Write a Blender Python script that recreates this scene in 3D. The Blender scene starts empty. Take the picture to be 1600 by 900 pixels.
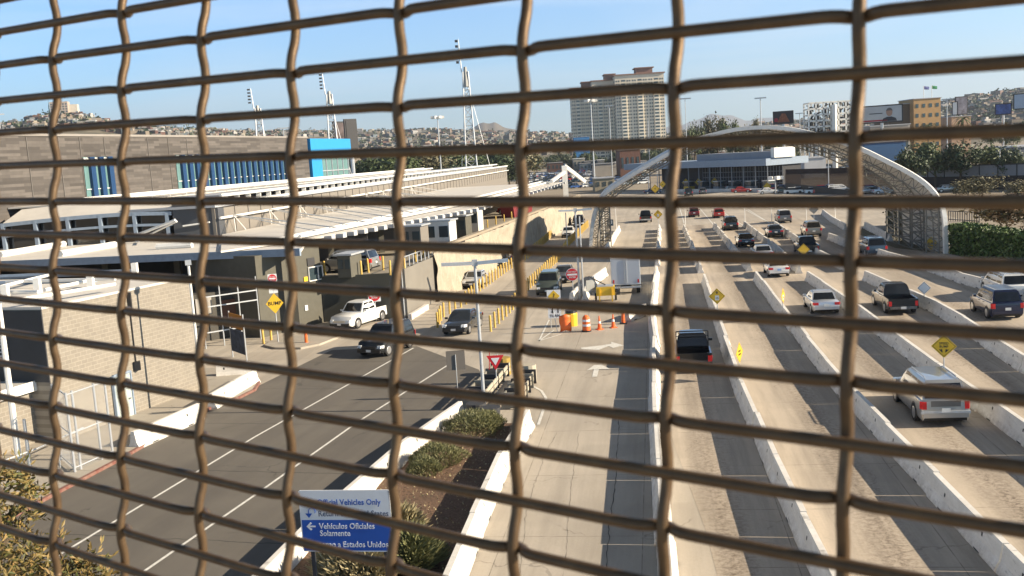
import bpy, bmesh, math, random
from math import sin, cos, pi, radians as R
from mathutils import Vector, Matrix, noise
random.seed(7)
scene = bpy.context.scene
COL = scene.collection
# ---------------------------------------------------------------- camera
F, H, ROLL, PITCH = 1555.0, 12.0, R(3.55), R(7.53)
_fw = Vector((0, cos(PITCH), -sin(PITCH))); _u0 = Vector((0, sin(PITCH), cos(PITCH))); _r0 = Vector((1, 0, 0))
CR = _r0*cos(ROLL) - _u0*sin(ROLL); CU = _r0*sin(ROLL) + _u0*cos(ROLL); CP = Vector((0, 0, H))
cd = bpy.data.cameras.new('camera'); cam = bpy.data.objects.new('camera', cd); COL.objects.link(cam)
m = Matrix((CR, CU, -_fw)).transposed().to_4x4(); m.translation = CP; cam.matrix_world = m
HAZE = 9e-5
cd.sensor_width = 36; cd.lens = 36*F/1600; cd.clip_start = 0.02; cd.clip_end = 60000
cd.dof.use_dof = True; cd.dof.focus_distance = 70; cd.dof.aperture_fstop = 20
scene.camera = cam
# ---------------------------------------------------------------- light
SUN_EL, SUN_AZ = R(24), Vector((0.982, -0.19))       # azimuth: direction towards the sun
w = bpy.data.worlds.new('World'); scene.world = w; w.use_nodes = True
nt = w.node_tree; nt.nodes.clear()
sky = nt.nodes.new('ShaderNodeTexSky'); sky.sky_type = 'NISHITA'; sky.sun_disc = False
sky.sun_elevation = SUN_EL; sky.sun_rotation = math.atan2(SUN_AZ.x, SUN_AZ.y)
sky.altitude = 30; sky.air_density = 1.0; sky.dust_density = 0.25; sky.ozone_density = 1.6
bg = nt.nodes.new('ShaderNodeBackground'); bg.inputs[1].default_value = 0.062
out = nt.nodes.new('ShaderNodeOutputWorld')
tc = nt.nodes.new('ShaderNodeTexCoord'); mp = nt.nodes.new('ShaderNodeMapping'); mp.inputs['Scale'].default_value = (1.2, 1.2, 11)
mp.inputs['Rotation'].default_value = (0.06, 0.1, 0)
nz = nt.nodes.new('ShaderNodeTexNoise'); nz.inputs['Scale'].default_value = 1.7; nz.inputs['Detail'].default_value = 7; nz.inputs['Distortion'].default_value = 0.5
cr = nt.nodes.new('ShaderNodeValToRGB'); cr.color_ramp.elements[0].position = 0.47; cr.color_ramp.elements[1].position = 0.78
cr.color_ramp.elements[1].color = (0.5, 0.5, 0.5, 1)
mx = nt.nodes.new('ShaderNodeMix'); mx.data_type = 'RGBA'
mx.inputs['B'].default_value = (7.5, 8.2, 8.8, 1)
L = nt.links.new
L(tc.outputs['Generated'], mp.inputs['Vector']); L(mp.outputs[0], nz.inputs['Vector']); L(nz.outputs['Fac'], cr.inputs[0])
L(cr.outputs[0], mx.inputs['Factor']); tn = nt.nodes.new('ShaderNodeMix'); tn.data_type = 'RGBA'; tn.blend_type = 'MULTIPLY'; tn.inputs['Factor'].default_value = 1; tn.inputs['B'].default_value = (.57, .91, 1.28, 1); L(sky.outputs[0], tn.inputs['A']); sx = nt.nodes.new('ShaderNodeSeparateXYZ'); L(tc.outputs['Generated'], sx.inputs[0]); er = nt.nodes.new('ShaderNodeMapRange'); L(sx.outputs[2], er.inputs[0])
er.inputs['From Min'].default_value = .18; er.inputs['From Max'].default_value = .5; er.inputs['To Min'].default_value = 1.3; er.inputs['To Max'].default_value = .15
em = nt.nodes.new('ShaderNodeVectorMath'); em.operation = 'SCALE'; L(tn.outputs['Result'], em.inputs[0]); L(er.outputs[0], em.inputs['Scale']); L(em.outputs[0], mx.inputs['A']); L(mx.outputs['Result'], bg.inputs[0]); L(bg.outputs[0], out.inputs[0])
sl = bpy.data.lights.new('sun', 'SUN'); sl.energy = 5.0; sl.angle = R(0.53); sl.color = (1.0, 0.85, 0.645)
so = bpy.data.objects.new('sun', sl); COL.objects.link(so)
sd = Vector((SUN_AZ.x*cos(SUN_EL), SUN_AZ.y*cos(SUN_EL), sin(SUN_EL)))
so.rotation_euler = sd.to_track_quat('Z', 'Y').to_euler(); so.location = (60, -20, 60)
scene.view_settings.view_transform = 'Standard'; scene.view_settings.look = 'None'
scene.view_settings.gamma = 1; scene.view_settings.use_curve_mapping = False; scene.view_settings.exposure = 1.2
scene.cycles.max_bounces = 6

# ---------------------------------------------------------------- measuring helpers (photograph pixels, 1600x900)
def ray(px, py): return _fw + CR*((px-800)/F) - CU*((py-450)/F)
def at(px, py, z=0.0):
    d = ray(px, py); return CP + d*((z-H)/d.z)
def atd(px, py, dep):
    d = ray(px, py); return CP + d*(dep/d.y)
def onp(px, py, P0, n):
    d = ray(px, py); P0 = Vector(P0); n = Vector(n)
    return CP + d*((P0-CP).dot(n)/d.dot(n))
def V2(p, z=0.0): return Vector((p[0], p[1], z))
# ---------------------------------------------------------------- scene helpers
def tag(o, label=None, cat=None, group=None, kind=None):
    if label: o['label'] = label
    if cat: o['category'] = cat
    if group: o['group'] = group
    if kind: o['kind'] = kind
    return o
def thing(name, label, cat, loc=(0, 0, 0), rz=0.0, group=None):
    o = bpy.data.objects.new(name, None); COL.objects.link(o); o.empty_display_size = .2
    o.location = loc; o.rotation_euler = (0, 0, rz)
    return tag(o, label, cat, group)
def haze_box():
    x0, x1, y0, y1, z0, z1 = -9000, 9000, -400, 17500, -12, 900
    b = MB(); b.box(((x0+x1)/2, (y0+y1)/2, (z0+z1)/2), (x1-x0, y1-y0, z1-z0))
    m = bpy.data.materials.new('haze'); m.use_nodes = True; n = m.node_tree; n.nodes.clear()
    v = n.nodes.new('ShaderNodeVolumePrincipled'); v.inputs['Color'].default_value = (.72, .83, 1.0, 1); v.inputs['Density'].default_value = HAZE; v.inputs['Anisotropy'].default_value = .25
    o = n.nodes.new('ShaderNodeOutputMaterial'); n.links.new(v.outputs[0], o.inputs['Volume'])
    return tag(b.build('haze', m), kind='stuff')
def wmat(o):
    m = Matrix.LocRotScale(o.location, o.rotation_euler, o.scale)
    return (wmat(o.parent) @ m) if o.parent else m
def copy_tree(o, parent=None):
    c = o.copy(); COL.objects.link(c); c.parent = parent
    for ch in list(o.children): copy_tree(ch, c)
    return c
class MB:
    def __init__(s): s.v = []; s.f = []; s.m = []
    def add(s, vs, fs, mi=0):
        b = len(s.v); s.v += [Vector(v) for v in vs]
        for f in fs: s.f.append([b+i for i in f]); s.m.append(mi)
        return s
    def box(s, c, d, rz=0, mi=0):
        c = Vector(c); q = []
        for z in (-.5, .5):
            for x, y in ((-.5, -.5), (.5, -.5), (.5, .5), (-.5, .5)):
                X, Y = x*d[0], y*d[1]
                q.append(c+Vector((X*cos(rz)-Y*sin(rz), X*sin(rz)+Y*cos(rz), z*d[2])))
        return s.add(q, [(3, 2, 1, 0), (4, 5, 6, 7), (0, 1, 5, 4), (1, 2, 6, 5), (2, 3, 7, 6), (3, 0, 4, 7)], mi)
    def hexa(s, b, t, mi=0):            # bottom quad and top quad
        return s.add(list(b)+list(t), [(3, 2, 1, 0), (4, 5, 6, 7), (0, 1, 5, 4), (1, 2, 6, 5), (2, 3, 7, 6), (3, 0, 4, 7)], mi)
    def bar(s, a, b, wd, ht=None, mi=0):  # rectangular bar
        a = Vector(a); b = Vector(b); ht = ht or wd; d = (b-a).normalized()
        up = Vector((0, 0, 1)) if abs(d.z) < .95 else Vector((1, 0, 0))
        r = d.cross(up).normalized()*wd/2; u = r.cross(d).normalized()*ht/2
        return s.hexa([a-r-u, a+r-u, a+r+u, a-r+u], [b-r-u, b+r-u, b+r+u, b-r+u], mi)
    def tube(s, pts, r, n=8, mi=0, cap=True):
        pts = [Vector(p) for p in pts]; N = len(pts); rs = r if isinstance(r, (list, tuple)) else [r]*N
        d0 = (pts[1]-pts[0]).normalized(); ref = Vector((0, 0, 1)) if abs(d0.z) < .9 else Vector((1, 0, 0))
        b = len(s.v)
        for i, p in enumerate(pts):
            d = (pts[min(i+1, N-1)]-pts[max(i-1, 0)]).normalized()
            a = d.cross(ref).normalized(); c = a.cross(d)
            for k in range(n):
                t = 2*pi*k/n; s.v.append(p+(a*cos(t)+c*sin(t))*rs[i])
        for i in range(N-1):
            for k in range(n):
                s.f.append([b+i*n+k, b+i*n+(k+1) % n, b+(i+1)*n+(k+1) % n, b+(i+1)*n+k]); s.m.append(mi)
        if cap:
            s.f.append([b+k for k in range(n)]); s.m.append(mi)
            s.f.append([b+(N-1)*n+k for k in range(n-1, -1, -1)]); s.m.append(mi)
        return s
    def prism(s, poly, z0, z1, mi=0):    # poly of (x,y), extruded in z
        n = len(poly)
        vs = [(p[0], p[1], z0) for p in poly]+[(p[0], p[1], z1) for p in poly]
        fs = [list(range(n-1, -1, -1)), list(range(n, 2*n))]+[(i, (i+1) % n, n+(i+1) % n, n+i) for i in range(n)]
        return s.add(vs, fs, mi)
    def ext(s, poly, d, mi=0):           # planar 3-D polygon extruded by vector d
        n = len(poly); d = Vector(d); poly = [Vector(p) for p in poly]
        return s.add(poly+[p+d for p in poly], [list(range(n)), list(range(2*n-1, n-1, -1))]+[(i, n+i, n+(i+1) % n, (i+1) % n) for i in range(n)], mi)
    def wallseg(s, a, b, z0, z1, th, mi=0):
        a = V2(a); b = V2(b); d = (b-a).normalized(); n = Vector((-d.y, d.x, 0))*th
        return s.prism([a, b, b+n, a+n], z0, z1, mi)
    def quad(s, a, b, c, d, mi=0): return s.add([a, b, c, d], [(0, 1, 2, 3)], mi)
    def build(s, name, mats, parent=None, world=False, smooth=False, fix=False):
        me = bpy.data.meshes.new(name)
        vs = s.v
        if world and parent is not None:
            M = wmat(parent).inverted(); vs = [M @ v for v in vs]
        me.from_pydata([tuple(v) for v in vs], [], s.f)
        if not isinstance(mats, (list, tuple)): mats = [mats]
        for mt in mats: me.materials.append(mt)
        me.polygons.foreach_set('material_index', s.m)
        if smooth: me.polygons.foreach_set('use_smooth', [True]*len(s.f))
        bm = bmesh.new(); bm.from_mesh(me)
        if fix: bmesh.ops.recalc_face_normals(bm, faces=bm.faces)
        bm.to_mesh(me); bm.free(); me.update()
        o = bpy.data.objects.new(name, me); COL.objects.link(o)
        if parent: o.parent = parent
        return o
def split8(s, name, mats, parent=None, world=False, cap=100):   # every box or bar in s becomes a part of its own
    n = len(s.v)//8; last = None
    for i in range(min(n, cap)):
        q = MB(); q.v = s.v[8*i:8*i+8]; q.f = [[k-8*i for k in f] for f in s.f[6*i:6*i+6]]; q.m = s.m[6*i:6*i+6]; last = q.build(name, mats, parent, world)
    if n > cap:
        q = MB(); q.v = s.v[8*cap:]; q.f = [[k-8*cap for k in f] for f in s.f[6*cap:]]; q.m = s.m[6*cap:]; tag(q.build(name, mats, parent, world), kind='stuff')
    return last
# ---------------------------------------------------------------- materials
def mat(name, col, rough=.7, var=.12, scale=3.0, metal=0.0, bump=0.0, coat=0.0, spec=.5, trans=0, col2=None, stretch=(1, 1, 1), coord='Object', detail=6):
    m = bpy.data.materials.new(name); m.use_nodes = True; n = m.node_tree; b = n.nodes['Principled BSDF']
    b.inputs['Roughness'].default_value = rough; b.inputs['Metallic'].default_value = metal
    b.inputs['Coat Weight'].default_value = coat; b.inputs['Specular IOR Level'].default_value = spec
    if trans: b.inputs['Transmission Weight'].default_value = trans
    tc = n.nodes.new('ShaderNodeTexCoord'); mp = n.nodes.new('ShaderNodeMapping'); mp.inputs['Scale'].default_value = stretch
    nz = n.nodes.new('ShaderNodeTexNoise'); nz.inputs['Scale'].default_value = scale; nz.inputs['Detail'].default_value = detail; nz.inputs['Roughness'].default_value = .65
    rp = n.nodes.new('ShaderNodeValToRGB'); rp.color_ramp.elements[0].position = .3; rp.color_ramp.elements[1].position = .72
    c2 = col2 or [min(1, c*(1+var)) for c in col]; c1 = [c*(1-var) for c in col] if not col2 else col
    rp.color_ramp.elements[0].color = (*c1, 1); rp.color_ramp.elements[1].color = (*c2, 1)
    l = n.links.new; l(tc.outputs[coord], mp.inputs[0]); l(mp.outputs[0], nz.inputs[0]); l(nz.outputs['Fac'], rp.inputs[0]); l(rp.outputs[0], b.inputs['Base Color'])
    if bump:
        bp = n.nodes.new('ShaderNodeBump'); bp.inputs['Strength'].default_value = bump; bp.inputs['Distance'].default_value = .02
        l(nz.outputs['Fac'], bp.inputs['Height']); l(bp.outputs[0], b.inputs['Normal'])
    m['out'] = 1
    return m
def nodes_of(m): n = m.node_tree; return n, n.nodes['Principled BSDF'], n.links.new
def mnode(n, op, a, b=None, c=None):
    q = n.nodes.new('ShaderNodeMath'); q.operation = op
    for i, v in enumerate((a, b, c)):
        if v is None: continue
        if isinstance(v, (int, float)): q.inputs[i].default_value = v
        else: n.links.new(v, q.inputs[i])
    return q.outputs[0]
def mixc(n, fac, a, b, mode='MIX'):
    q = n.nodes.new('ShaderNodeMix'); q.data_type = 'RGBA'; q.blend_type = mode
    for k, v in (('Factor', fac), ('A', a), ('B', b)):
        if isinstance(v, (int, float)): q.inputs[k].default_value = v
        elif isinstance(v, tuple): q.inputs[k].default_value = (*v, 1)
        else: n.links.new(v, q.inputs[k])
    return q.outputs['Result']
def noise_n(n, vec, scale, detail=5, rough=.6, lo=.35, hi=.7):
    q = n.nodes.new('ShaderNodeTexNoise'); q.inputs['Scale'].default_value = scale; q.inputs['Detail'].default_value = detail; q.inputs['Roughness'].default_value = rough
    n.links.new(vec, q.inputs['Vector']); r = n.nodes.new('ShaderNodeMapRange'); n.links.new(q.outputs['Fac'], r.inputs[0])
    r.inputs['From Min'].default_value = lo; r.inputs['From Max'].default_value = hi
    return r.outputs[0]
def rotvec(n, ang, sc=(1, 1, 1)):
    g = n.nodes.new('ShaderNodeNewGeometry'); mp = n.nodes.new('ShaderNodeMapping'); mp.vector_type = 'POINT'
    mp.inputs['Rotation'].default_value = (0, 0, ang); n.links.new(g.outputs['Position'], mp.inputs[0])
    m2 = n.nodes.new('ShaderNodeMapping'); m2.inputs['Scale'].default_value = sc; n.links.new(mp.outputs[0], m2.inputs[0])
    return mp.outputs[0], m2.outputs[0]
def sepx(n, v):
    s = n.nodes.new('ShaderNodeSeparateXYZ'); n.links.new(v, s.inputs[0]); return s.outputs
def cracks(n, vec, scale, width):
    wn = n.nodes.new('ShaderNodeTexNoise'); wn.inputs['Scale'].default_value = 1.3; wn.inputs['Detail'].default_value = 5; n.links.new(vec, wn.inputs['Vector'])
    ad = n.nodes.new('ShaderNodeVectorMath'); ad.operation = 'MULTIPLY_ADD'; n.links.new(wn.outputs['Color'], ad.inputs[0]); ad.inputs[1].default_value = (1.2, 1.2, 0); n.links.new(vec, ad.inputs[2])
    v = n.nodes.new('ShaderNodeTexVoronoi'); v.feature = 'DISTANCE_TO_EDGE'; v.inputs['Scale'].default_value = scale; n.links.new(ad.outputs[0], v.inputs['Vector'])
    return mnode(n, 'MULTIPLY', mnode(n, 'LESS_THAN', v.outputs['Distance'], width), noise_n(n, vec, .35, 3, .6, .48, .56))
def lines(n, val, period, width):      # 1 on thin lines
    q = mnode(n, 'PINGPONG', val, period/2); return mnode(n, 'LESS_THAN', q, width/2)
LANE = math.atan(.148)                  # lanes lean this much to the right of straight ahead
def concrete(name, base, lane_w=None, ang=LANE, stain=.5, joint=4.6, warm=(.30, .22, .14)):
    m = mat(name, base, .85); n, b, l = nodes_of(m)
    p, ps = rotvec(n, ang, (1, .06, 1)); xyz = sepx(n, p)
    big = noise_n(n, p, .18, 4); fine = noise_n(n, p, 9, 6, .7); strk = noise_n(n, ps, 1.1, 6, .65, .42, .68); spot = noise_n(n, p, 3.0, 4, .7, .66, .70)
    c = mixc(n, big, tuple(x*.88 for x in base), tuple(min(1, x*1.08) for x in base))
    c = mixc(n, mnode(n, 'MULTIPLY', fine, .22), c, tuple(x*.55 for x in base))
    c = mixc(n, mnode(n, 'MULTIPLY', strk, stain), c, tuple(x*.5 for x in base))
    c = mixc(n, mnode(n, 'MULTIPLY', spot, .35), c, warm)
    j = lines(n, xyz[1], joint, .035); j2 = lines(n, mnode(n, 'ADD', xyz[0], .8), 4.4, .03)
    j = mnode(n, 'MAXIMUM', j, j2)
    wob = noise_n(n, p, 1.4, 3, .6, .3, .6)
    c = mixc(n, mnode(n, 'MULTIPLY', j, mnode(n, 'MULTIPLY', wob, .75)), c, tuple(x*.22 for x in base))
    c = mixc(n, mnode(n, 'MULTIPLY', cracks(n, p, .16, .003), .4), c, tuple(x*.2 for x in base))
    patch = noise_n(n, p, .12, 2, .5, .54, .56); c = mixc(n, mnode(n, 'MULTIPLY', patch, .22), c, tuple(x*.62 for x in base))
    if name.startswith('lane'):
        u = mnode(n, 'PINGPONG', mnode(n, 'ADD', xyz[0], 46-1.8), 2.3)
        bd = n.nodes.new('ShaderNodeMapRange'); l(u, bd.inputs[0]); bd.inputs['From Min'].default_value = 1.15; bd.inputs['From Max'].default_value = .1
        spk = noise_n(n, p, 5.5, 7, .8, .44, .62); lng = noise_n(n, ps, .5, 4, .6, .35, .6)
        c = mixc(n, mnode(n, 'MULTIPLY', bd.outputs[0], mnode(n, 'MULTIPLY', mnode(n, 'ADD', mnode(n, 'MULTIPLY', spk, .85), .25), mnode(n, 'ADD', mnode(n, 'MULTIPLY', lng, .7), .3))), c, (.13, .095, .065))
    l(c, b.inputs['Base Color'])
    bp = n.nodes.new('ShaderNodeBump'); bp.inputs['Strength'].default_value = .25; bp.inputs['Distance'].default_value = .01; l(fine, bp.inputs['Height']); l(bp.outputs[0], b.inputs['Normal'])
    return m
M = {}
M['terrain'] = mat('terrain', (.20, .165, .12), .95, col2=(.34, .29, .22), scale=.03, coord='Object', detail=10)
M['lane'] = concrete('lane_concrete', (.52, .445, .355), stain=.7)
M['apron'] = concrete('apron_concrete', (.47, .415, .34), stain=.45, joint=6)
M['walk'] = concrete('sidewalk', (.40, .36, .30), stain=.1, joint=1.5, ang=.25)
M['barrier'] = mat('barrier_concrete', (.62, .59, .54), .85, col2=(.80, .78, .73), scale=1.3, stretch=(.7, 1, 2.5), bump=.15)
def barrier_dirt(m):
    n, b, l = nodes_of(m)
    tc = n.nodes.new('ShaderNodeTexCoord'); z = sepx(n, tc.outputs['Object'])[2]
    src = b.inputs['Base Color'].links[0].from_socket
    low = n.nodes.new('ShaderNodeMapRange'); l(z, low.inputs[0]); low.inputs['From Min'].default_value = .32; low.inputs['From Max'].default_value = .0
    g = n.nodes.new('ShaderNodeNewGeometry')
    ns = noise_n(n, g.outputs['Position'], 2.6, 7, .75, .40, .72); sm = noise_n(n, g.outputs['Position'], 7, 5, .75, .62, .72)
    c = mixc(n, mnode(n, 'MULTIPLY', low.outputs[0], mnode(n, 'MULTIPLY', ns, .75)), src, (.16, .12, .08))
    c = mixc(n, mnode(n, 'MULTIPLY', ns, .28), c, (.42, .38, .33)); c = mixc(n, mnode(n, 'MULTIPLY', sm, .5), c, (.20, .18, .16))
    mp = n.nodes.new('ShaderNodeMapping'); mp.inputs['Scale'].default_value = (.5, 1, 9); l(g.outputs['Position'], mp.inputs[0]); sc = noise_n(n, mp.outputs[0], 1.1, 5, .7, .60, .68)
    c = mixc(n, mnode(n, 'MULTIPLY', sc, .55), c, (.12, .11, .10))
    l(c, b.inputs['Base Color'])
barrier_dirt(M['barrier'])
M['dark'] = mat('dark_void', (.02, .02, .02), .9)
M['black'] = mat('black_paint', (.02, .02, .022), .4)
M['rubber'] = mat('tyre_rubber', (.02, .02, .02), .8)
M['glass'] = mat('car_glass', (.012, .014, .016), .06, spec=.8)
M['winglass'] = mat('window_glass', (.04, .06, .07), .12, spec=.8)
M['chrome'] = mat('alloy', (.55, .55, .55), .3, metal=.8)
M['red'] = mat('tail_light_red', (.55, .02, .02), .25)
M['lens'] = mat('headlight_lens', (.75, .77, .78), .12)
M['plate'] = mat('plate_white', (.7, .7, .68), .4)
M['plateb'] = mat('plate_blue', (.25, .40, .70), .4)
M['galv'] = mat('galvanised_steel', (.50, .52, .54), .45, metal=.4)
M['white'] = mat('white_paint', (.78, .77, .73), .5, var=.06)
M['bone'] = mat('bone_roof_membrane', (.60, .57, .52), .75, var=.08, scale=.5)
M['bonewall'] = mat('bone_siding', (.20, .18, .155), .7, var=.06)
M['bluegrey'] = mat('blue_grey_steel', (.24, .30, .38), .5)
M['greyroof'] = mat('grey_roof_sheet', (.40, .41, .43), .5, var=.1, scale=.4)
M['yellow'] = mat('yellow_sign_paint', (.75, .48, .03), .5, var=.05)
M['bollard'] = mat('bollard_yellow', (.62, .42, .10), .6, var=.25, scale=2.2)
M['orange'] = mat('safety_orange', (.85, .16, .03), .5, var=.1)
M['signred'] = mat('sign_red', (.60, .02, .03), .45, var=.05)
M['signblue'] = mat('sign_blue', (.01, .09, .42), .45, var=.04)
M['signwhite'] = mat('sign_white', (.74, .76, .78), .45, var=.04)
M['signback'] = mat('sign_back_aluminium', (.34, .34, .32), .5, metal=.2)
M['olive'] = mat('olive_grey_stucco', (.10, .095, .075), .85, var=.1, scale=2)
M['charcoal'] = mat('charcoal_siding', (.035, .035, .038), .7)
M['soil'] = mat('mulch', (.05, .03, .018), .95, col2=(.22, .13, .08), scale=14, bump=.8, detail=10)
M['cyan'] = mat('cyan_panel', (.02, .25, .55), .5, var=.05)
M['blue'] = mat('cobalt_fin', (.006, .04, .12), .45, var=.05)
M['rust'] = mat('rusted_steel', (.032, .017, .013), .8, var=.3)
M['curbred'] = mat('kerb_red_paint', (.16, .04, .03), .8, col2=(.26, .17, .13), scale=5)
M['bark'] = mat('bark', (.10, .075, .05), .9, var=.3, scale=8, bump=.5)
M['doorgrey'] = mat('door_grey_green', (.42, .47, .45), .5)
M['line'] = mat('road_paint', (.50, .49, .45), .8, col2=(.80, .78, .72), scale=6, detail=8)
def asphalt():
    m = mat('asphalt', (.1, .095, .085), .9); n, b, l = nodes_of(m)
    p, ps = rotvec(n, .26, (1, .05, 1)); big = noise_n(n, p, .25, 5); fine = noise_n(n, p, 22, 6, .7); strk = noise_n(n, ps, .9, 5, .6, .4, .65)
    c = mixc(n, big, (.128, .114, .094), (.160, .143, .118)); c = mixc(n, mnode(n, 'MULTIPLY', fine, .35), c, (.08, .072, .062)); c = mixc(n, mnode(n, 'MULTIPLY', strk, .45), c, (.085, .076, .066))
    c = mixc(n, mnode(n, 'MULTIPLY', cracks(n, p, .12, .003), .5), c, (.03, .028, .025)); xyz = sepx(n, p); wv = mnode(n, 'ADD', xyz[1], mnode(n, 'MULTIPLY', noise_n(n, p, .8, 2), .15))
    c = mixc(n, mnode(n, 'MULTIPLY', lines(n, wv, 7.0, .06), .7), c, (.03, .028, .026))
    l(c, b.inputs['Base Color']); bp = n.nodes.new('ShaderNodeBump'); bp.inputs['Strength'].default_value = .3; bp.inputs['Distance'].default_value = .01; l(fine, bp.inputs['Height']); l(bp.outputs[0], b.inputs['Normal'])
    return m
M['asphalt'] = asphalt()
def brickmat(name, c1, c2, mortar, bw, bh, ms=.012, rz=0, vary=0.5, bump=.3, offset=.5):
    m = mat(name, c1, .9); n, b, l = nodes_of(m)
    p, _ = rotvec(n, rz); s = sepx(n, p); cb = n.nodes.new('ShaderNodeCombineXYZ'); l(s[1], cb.inputs[0]); l(s[2], cb.inputs[1])
    br = n.nodes.new('ShaderNodeTexBrick'); l(cb.outputs[0], br.inputs['Vector']); br.inputs['Scale'].default_value = 1
    br.offset = offset
    br.inputs['Brick Width'].default_value = bw; br.inputs['Row Height'].default_value = bh; br.inputs['Mortar Size'].default_value = ms
    br.inputs['Color1'].default_value = (*c1, 1); br.inputs['Color2'].default_value = (*c2, 1); br.inputs['Mortar'].default_value = (*mortar, 1); br.inputs['Bias'].default_value = vary-.5
    nz = noise_n(n, p, 1.5, 6); c = mixc(n, mnode(n, 'MULTIPLY', nz, .25), br.outputs['Color'], tuple(x*.6 for x in c1)); l(c, b.inputs['Base Color'])
    bp = n.nodes.new('ShaderNodeBump'); bp.inputs['Strength'].default_value = bump; bp.inputs['Distance'].default_value = .01; l(br.outputs['Fac'], bp.inputs['Height']); bp.invert = True; l(bp.outputs[0], b.inputs['Normal'])
    return m
M['cmu'] = brickmat('cream_block', (.23, .205, .17), (.26, .232, .19), (.34, .31, .26), .4, .2, .012, rz=math.atan(.37))
M['stripe'] = brickmat('striped_panel_cladding', (.064, .057, .052), (.135, .120, .109), (.075, .067, .061), 2.9, .30, .01, rz=.24, offset=.37)
M['rock'] = mat('sculpted_rock_wall', (.30, .26, .20), .95, col2=(.42, .37, .29), scale=2.2, stretch=(1, 1, .5), bump=1.0)
def leafmat(name, c1, c2, c3=None):
    m = mat(name, c1, .6, col2=c2, scale=1.2, detail=3); n, b, l = nodes_of(m)
    oi = n.nodes.new('ShaderNodeNewGeometry'); src = b.inputs['Base Color'].links[0].from_socket
    rr = n.nodes.new('ShaderNodeValToRGB'); rr.color_ramp.elements[0].color = (*[x*.55 for x in c1], 1); rr.color_ramp.elements[1].color = (*(c3 or [x*1.3 for x in c2]), 1)
    l(oi.outputs['Random Per Island'], rr.inputs[0]); l(mixc(n, .6, src, rr.outputs[0]), b.inputs['Base Color'])
    b.inputs['Subsurface Weight'].default_value = 0
    return m
M['leaf'] = leafmat('leaf_green', (.035, .055, .018), (.09, .12, .04))
M['leafdark'] = leafmat('leaf_dark', (.02, .035, .012), (.055, .08, .03))
M['leafolive'] = leafmat('leaf_olive', (.09, .085, .04), (.17, .15, .08))
M['leafaut'] = leafmat('leaf_autumn', (.05, .075, .015), (.17, .19, .05), (.38, .20, .07))
M['leafrust'] = leafmat('leaf_rusty', (.045, .055, .018), (.11, .11, .035), (.20, .085, .04))
M['sage'] = leafmat('leaf_sage', (.10, .115, .045), (.22, .21, .09))
M['straw'] = leafmat('straw_grass', (.20, .17, .09), (.38, .32, .18))
M['hedge'] = leafmat('hedge_leaf', (.032, .062, .012), (.085, .14, .03))
M['wire'] = mat('weathered_wire', (.095, .060, .034), .47, col2=(.145, .094, .050), scale=60, metal=.42, bump=.03, spec=.35, detail=3)
PAINT = {}
def paint(name, c, metal=.3, rough=.28):
    if name not in PAINT: PAINT[name] = mat('paint_'+name, c, rough, var=.03, metal=metal, coat=.6)
    return PAINT[name]
def plain(name, c, rough=.8, var=.1, scale=.3):
    if name not in PAINT: PAINT[name] = mat(name, c, rough, var=var, scale=scale)
    return PAINT[name]
# ================================================================ SETTING
def sheet(name, poly, z, mt):
    b = MB(); b.add([(p[0], p[1], z) for p in poly], [list(range(len(poly)))])
    o = b.build(name, mt); bm = bmesh.new(); bm.from_mesh(o.data)
    for f in bm.faces:
        if f.normal.z < 0: f.normal_flip()
    bm.to_mesh(o.data); bm.free()
    return tag(o, kind='structure')
g = MB(); n = 64; rs = [0, 300, 1500, 20000]
g.v.append(Vector((0, 0, 0)))
for r_ in rs[1:]:
    for k in range(n): g.v.append(Vector((r_*cos(2*pi*k/n), r_*sin(2*pi*k/n), 0)))
for k in range(n): g.f.append([0, 1+k, 1+(k+1) % n]); g.m.append(0)
for i in range(2):
    for k in range(n):
        a = 1+i*n; g.f.append([a+k, a+n+k, a+n+(k+1) % n, a+(k+1) % n]); g.m.append(0)
tag(g.build('ground', M['terrain']), kind='structure')
sheet('plaza', [(-70, -30), (70, -30), (52, 90), (90, 285), (20, 285), (-10, 170), (-60, 120)], .004, M['apron'])
sheet('lane_slab', [(1.5, -10), (70, -10), (46, 88), (44, 150), (23, 150), (7, 52), (5.6, 30)], .008, M['lane'])
curb_line = [(-27, -8), (-18.6, 35.8), (-17.4, 41.4), (-15.9, 50.3), (-14.9, 52.4), (-14.5, 54.0), (-14.7, 55.8), (-15.7, 58.5), (-17.5, 60.5)]
sheet('road', [(-27, -8), (-18.6, 35.8), (-16.0, 50.3), (-14.5, 56.0), (-12.2, 65), (-6.5, 64.5), (-2.2, 56), (-1.3, 50), (-2.6, 45.0), (-7.6, 27.1), (-16.5, -8)], .012, M['asphalt'])
# painted lines
def stripe(name, pts, wd=.12, z=.016):
    b = MB()
    for i in range(len(pts)-1):
        a, c = V2(pts[i], z), V2(pts[i+1], z); d = (c-a).normalized(); q = Vector((-d.y, d.x, 0))*wd/2
        b.quad(a-q, a+q, c+q, c-q)
    return tag(b.build(name, M['line']), kind='structure')
lA = [at(57, 889), at(400, 682), at(646, 544)]; lB = [at(227, 892), at(397, 775), at(560, 659), at(709, 565)]
lA.insert(0, lA[0]+(lA[0]-lA[1])*1.5); lB.insert(0, lB[0]+(lB[0]-lB[2])*1.0)
stripe('road_marking', lA); stripe('road_marking', lB)
for x0, x1 in ((1022, 1029), ):
    pass
for p in ([(1092, 324), (1115.5, 352)], [(1129, 331), (1162, 353)], [(1165, 328), (1203, 349)], [(1168, 327), (1200, 347)], [(1062, 325), (1069, 349)]):
    stripe('lane_marking', [at(*q) for q in p], .16)
stripe('lane_marking', [at(830, 602), at(846, 611), at(853, 622), at(852, 632), at(841, 664)], .14)
stripe('lane_marking', [at(866, 516), at(842, 533), at(878, 522)], .12); stripe('lane_marking', [at(842, 533), at(858, 500)], .12)
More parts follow.
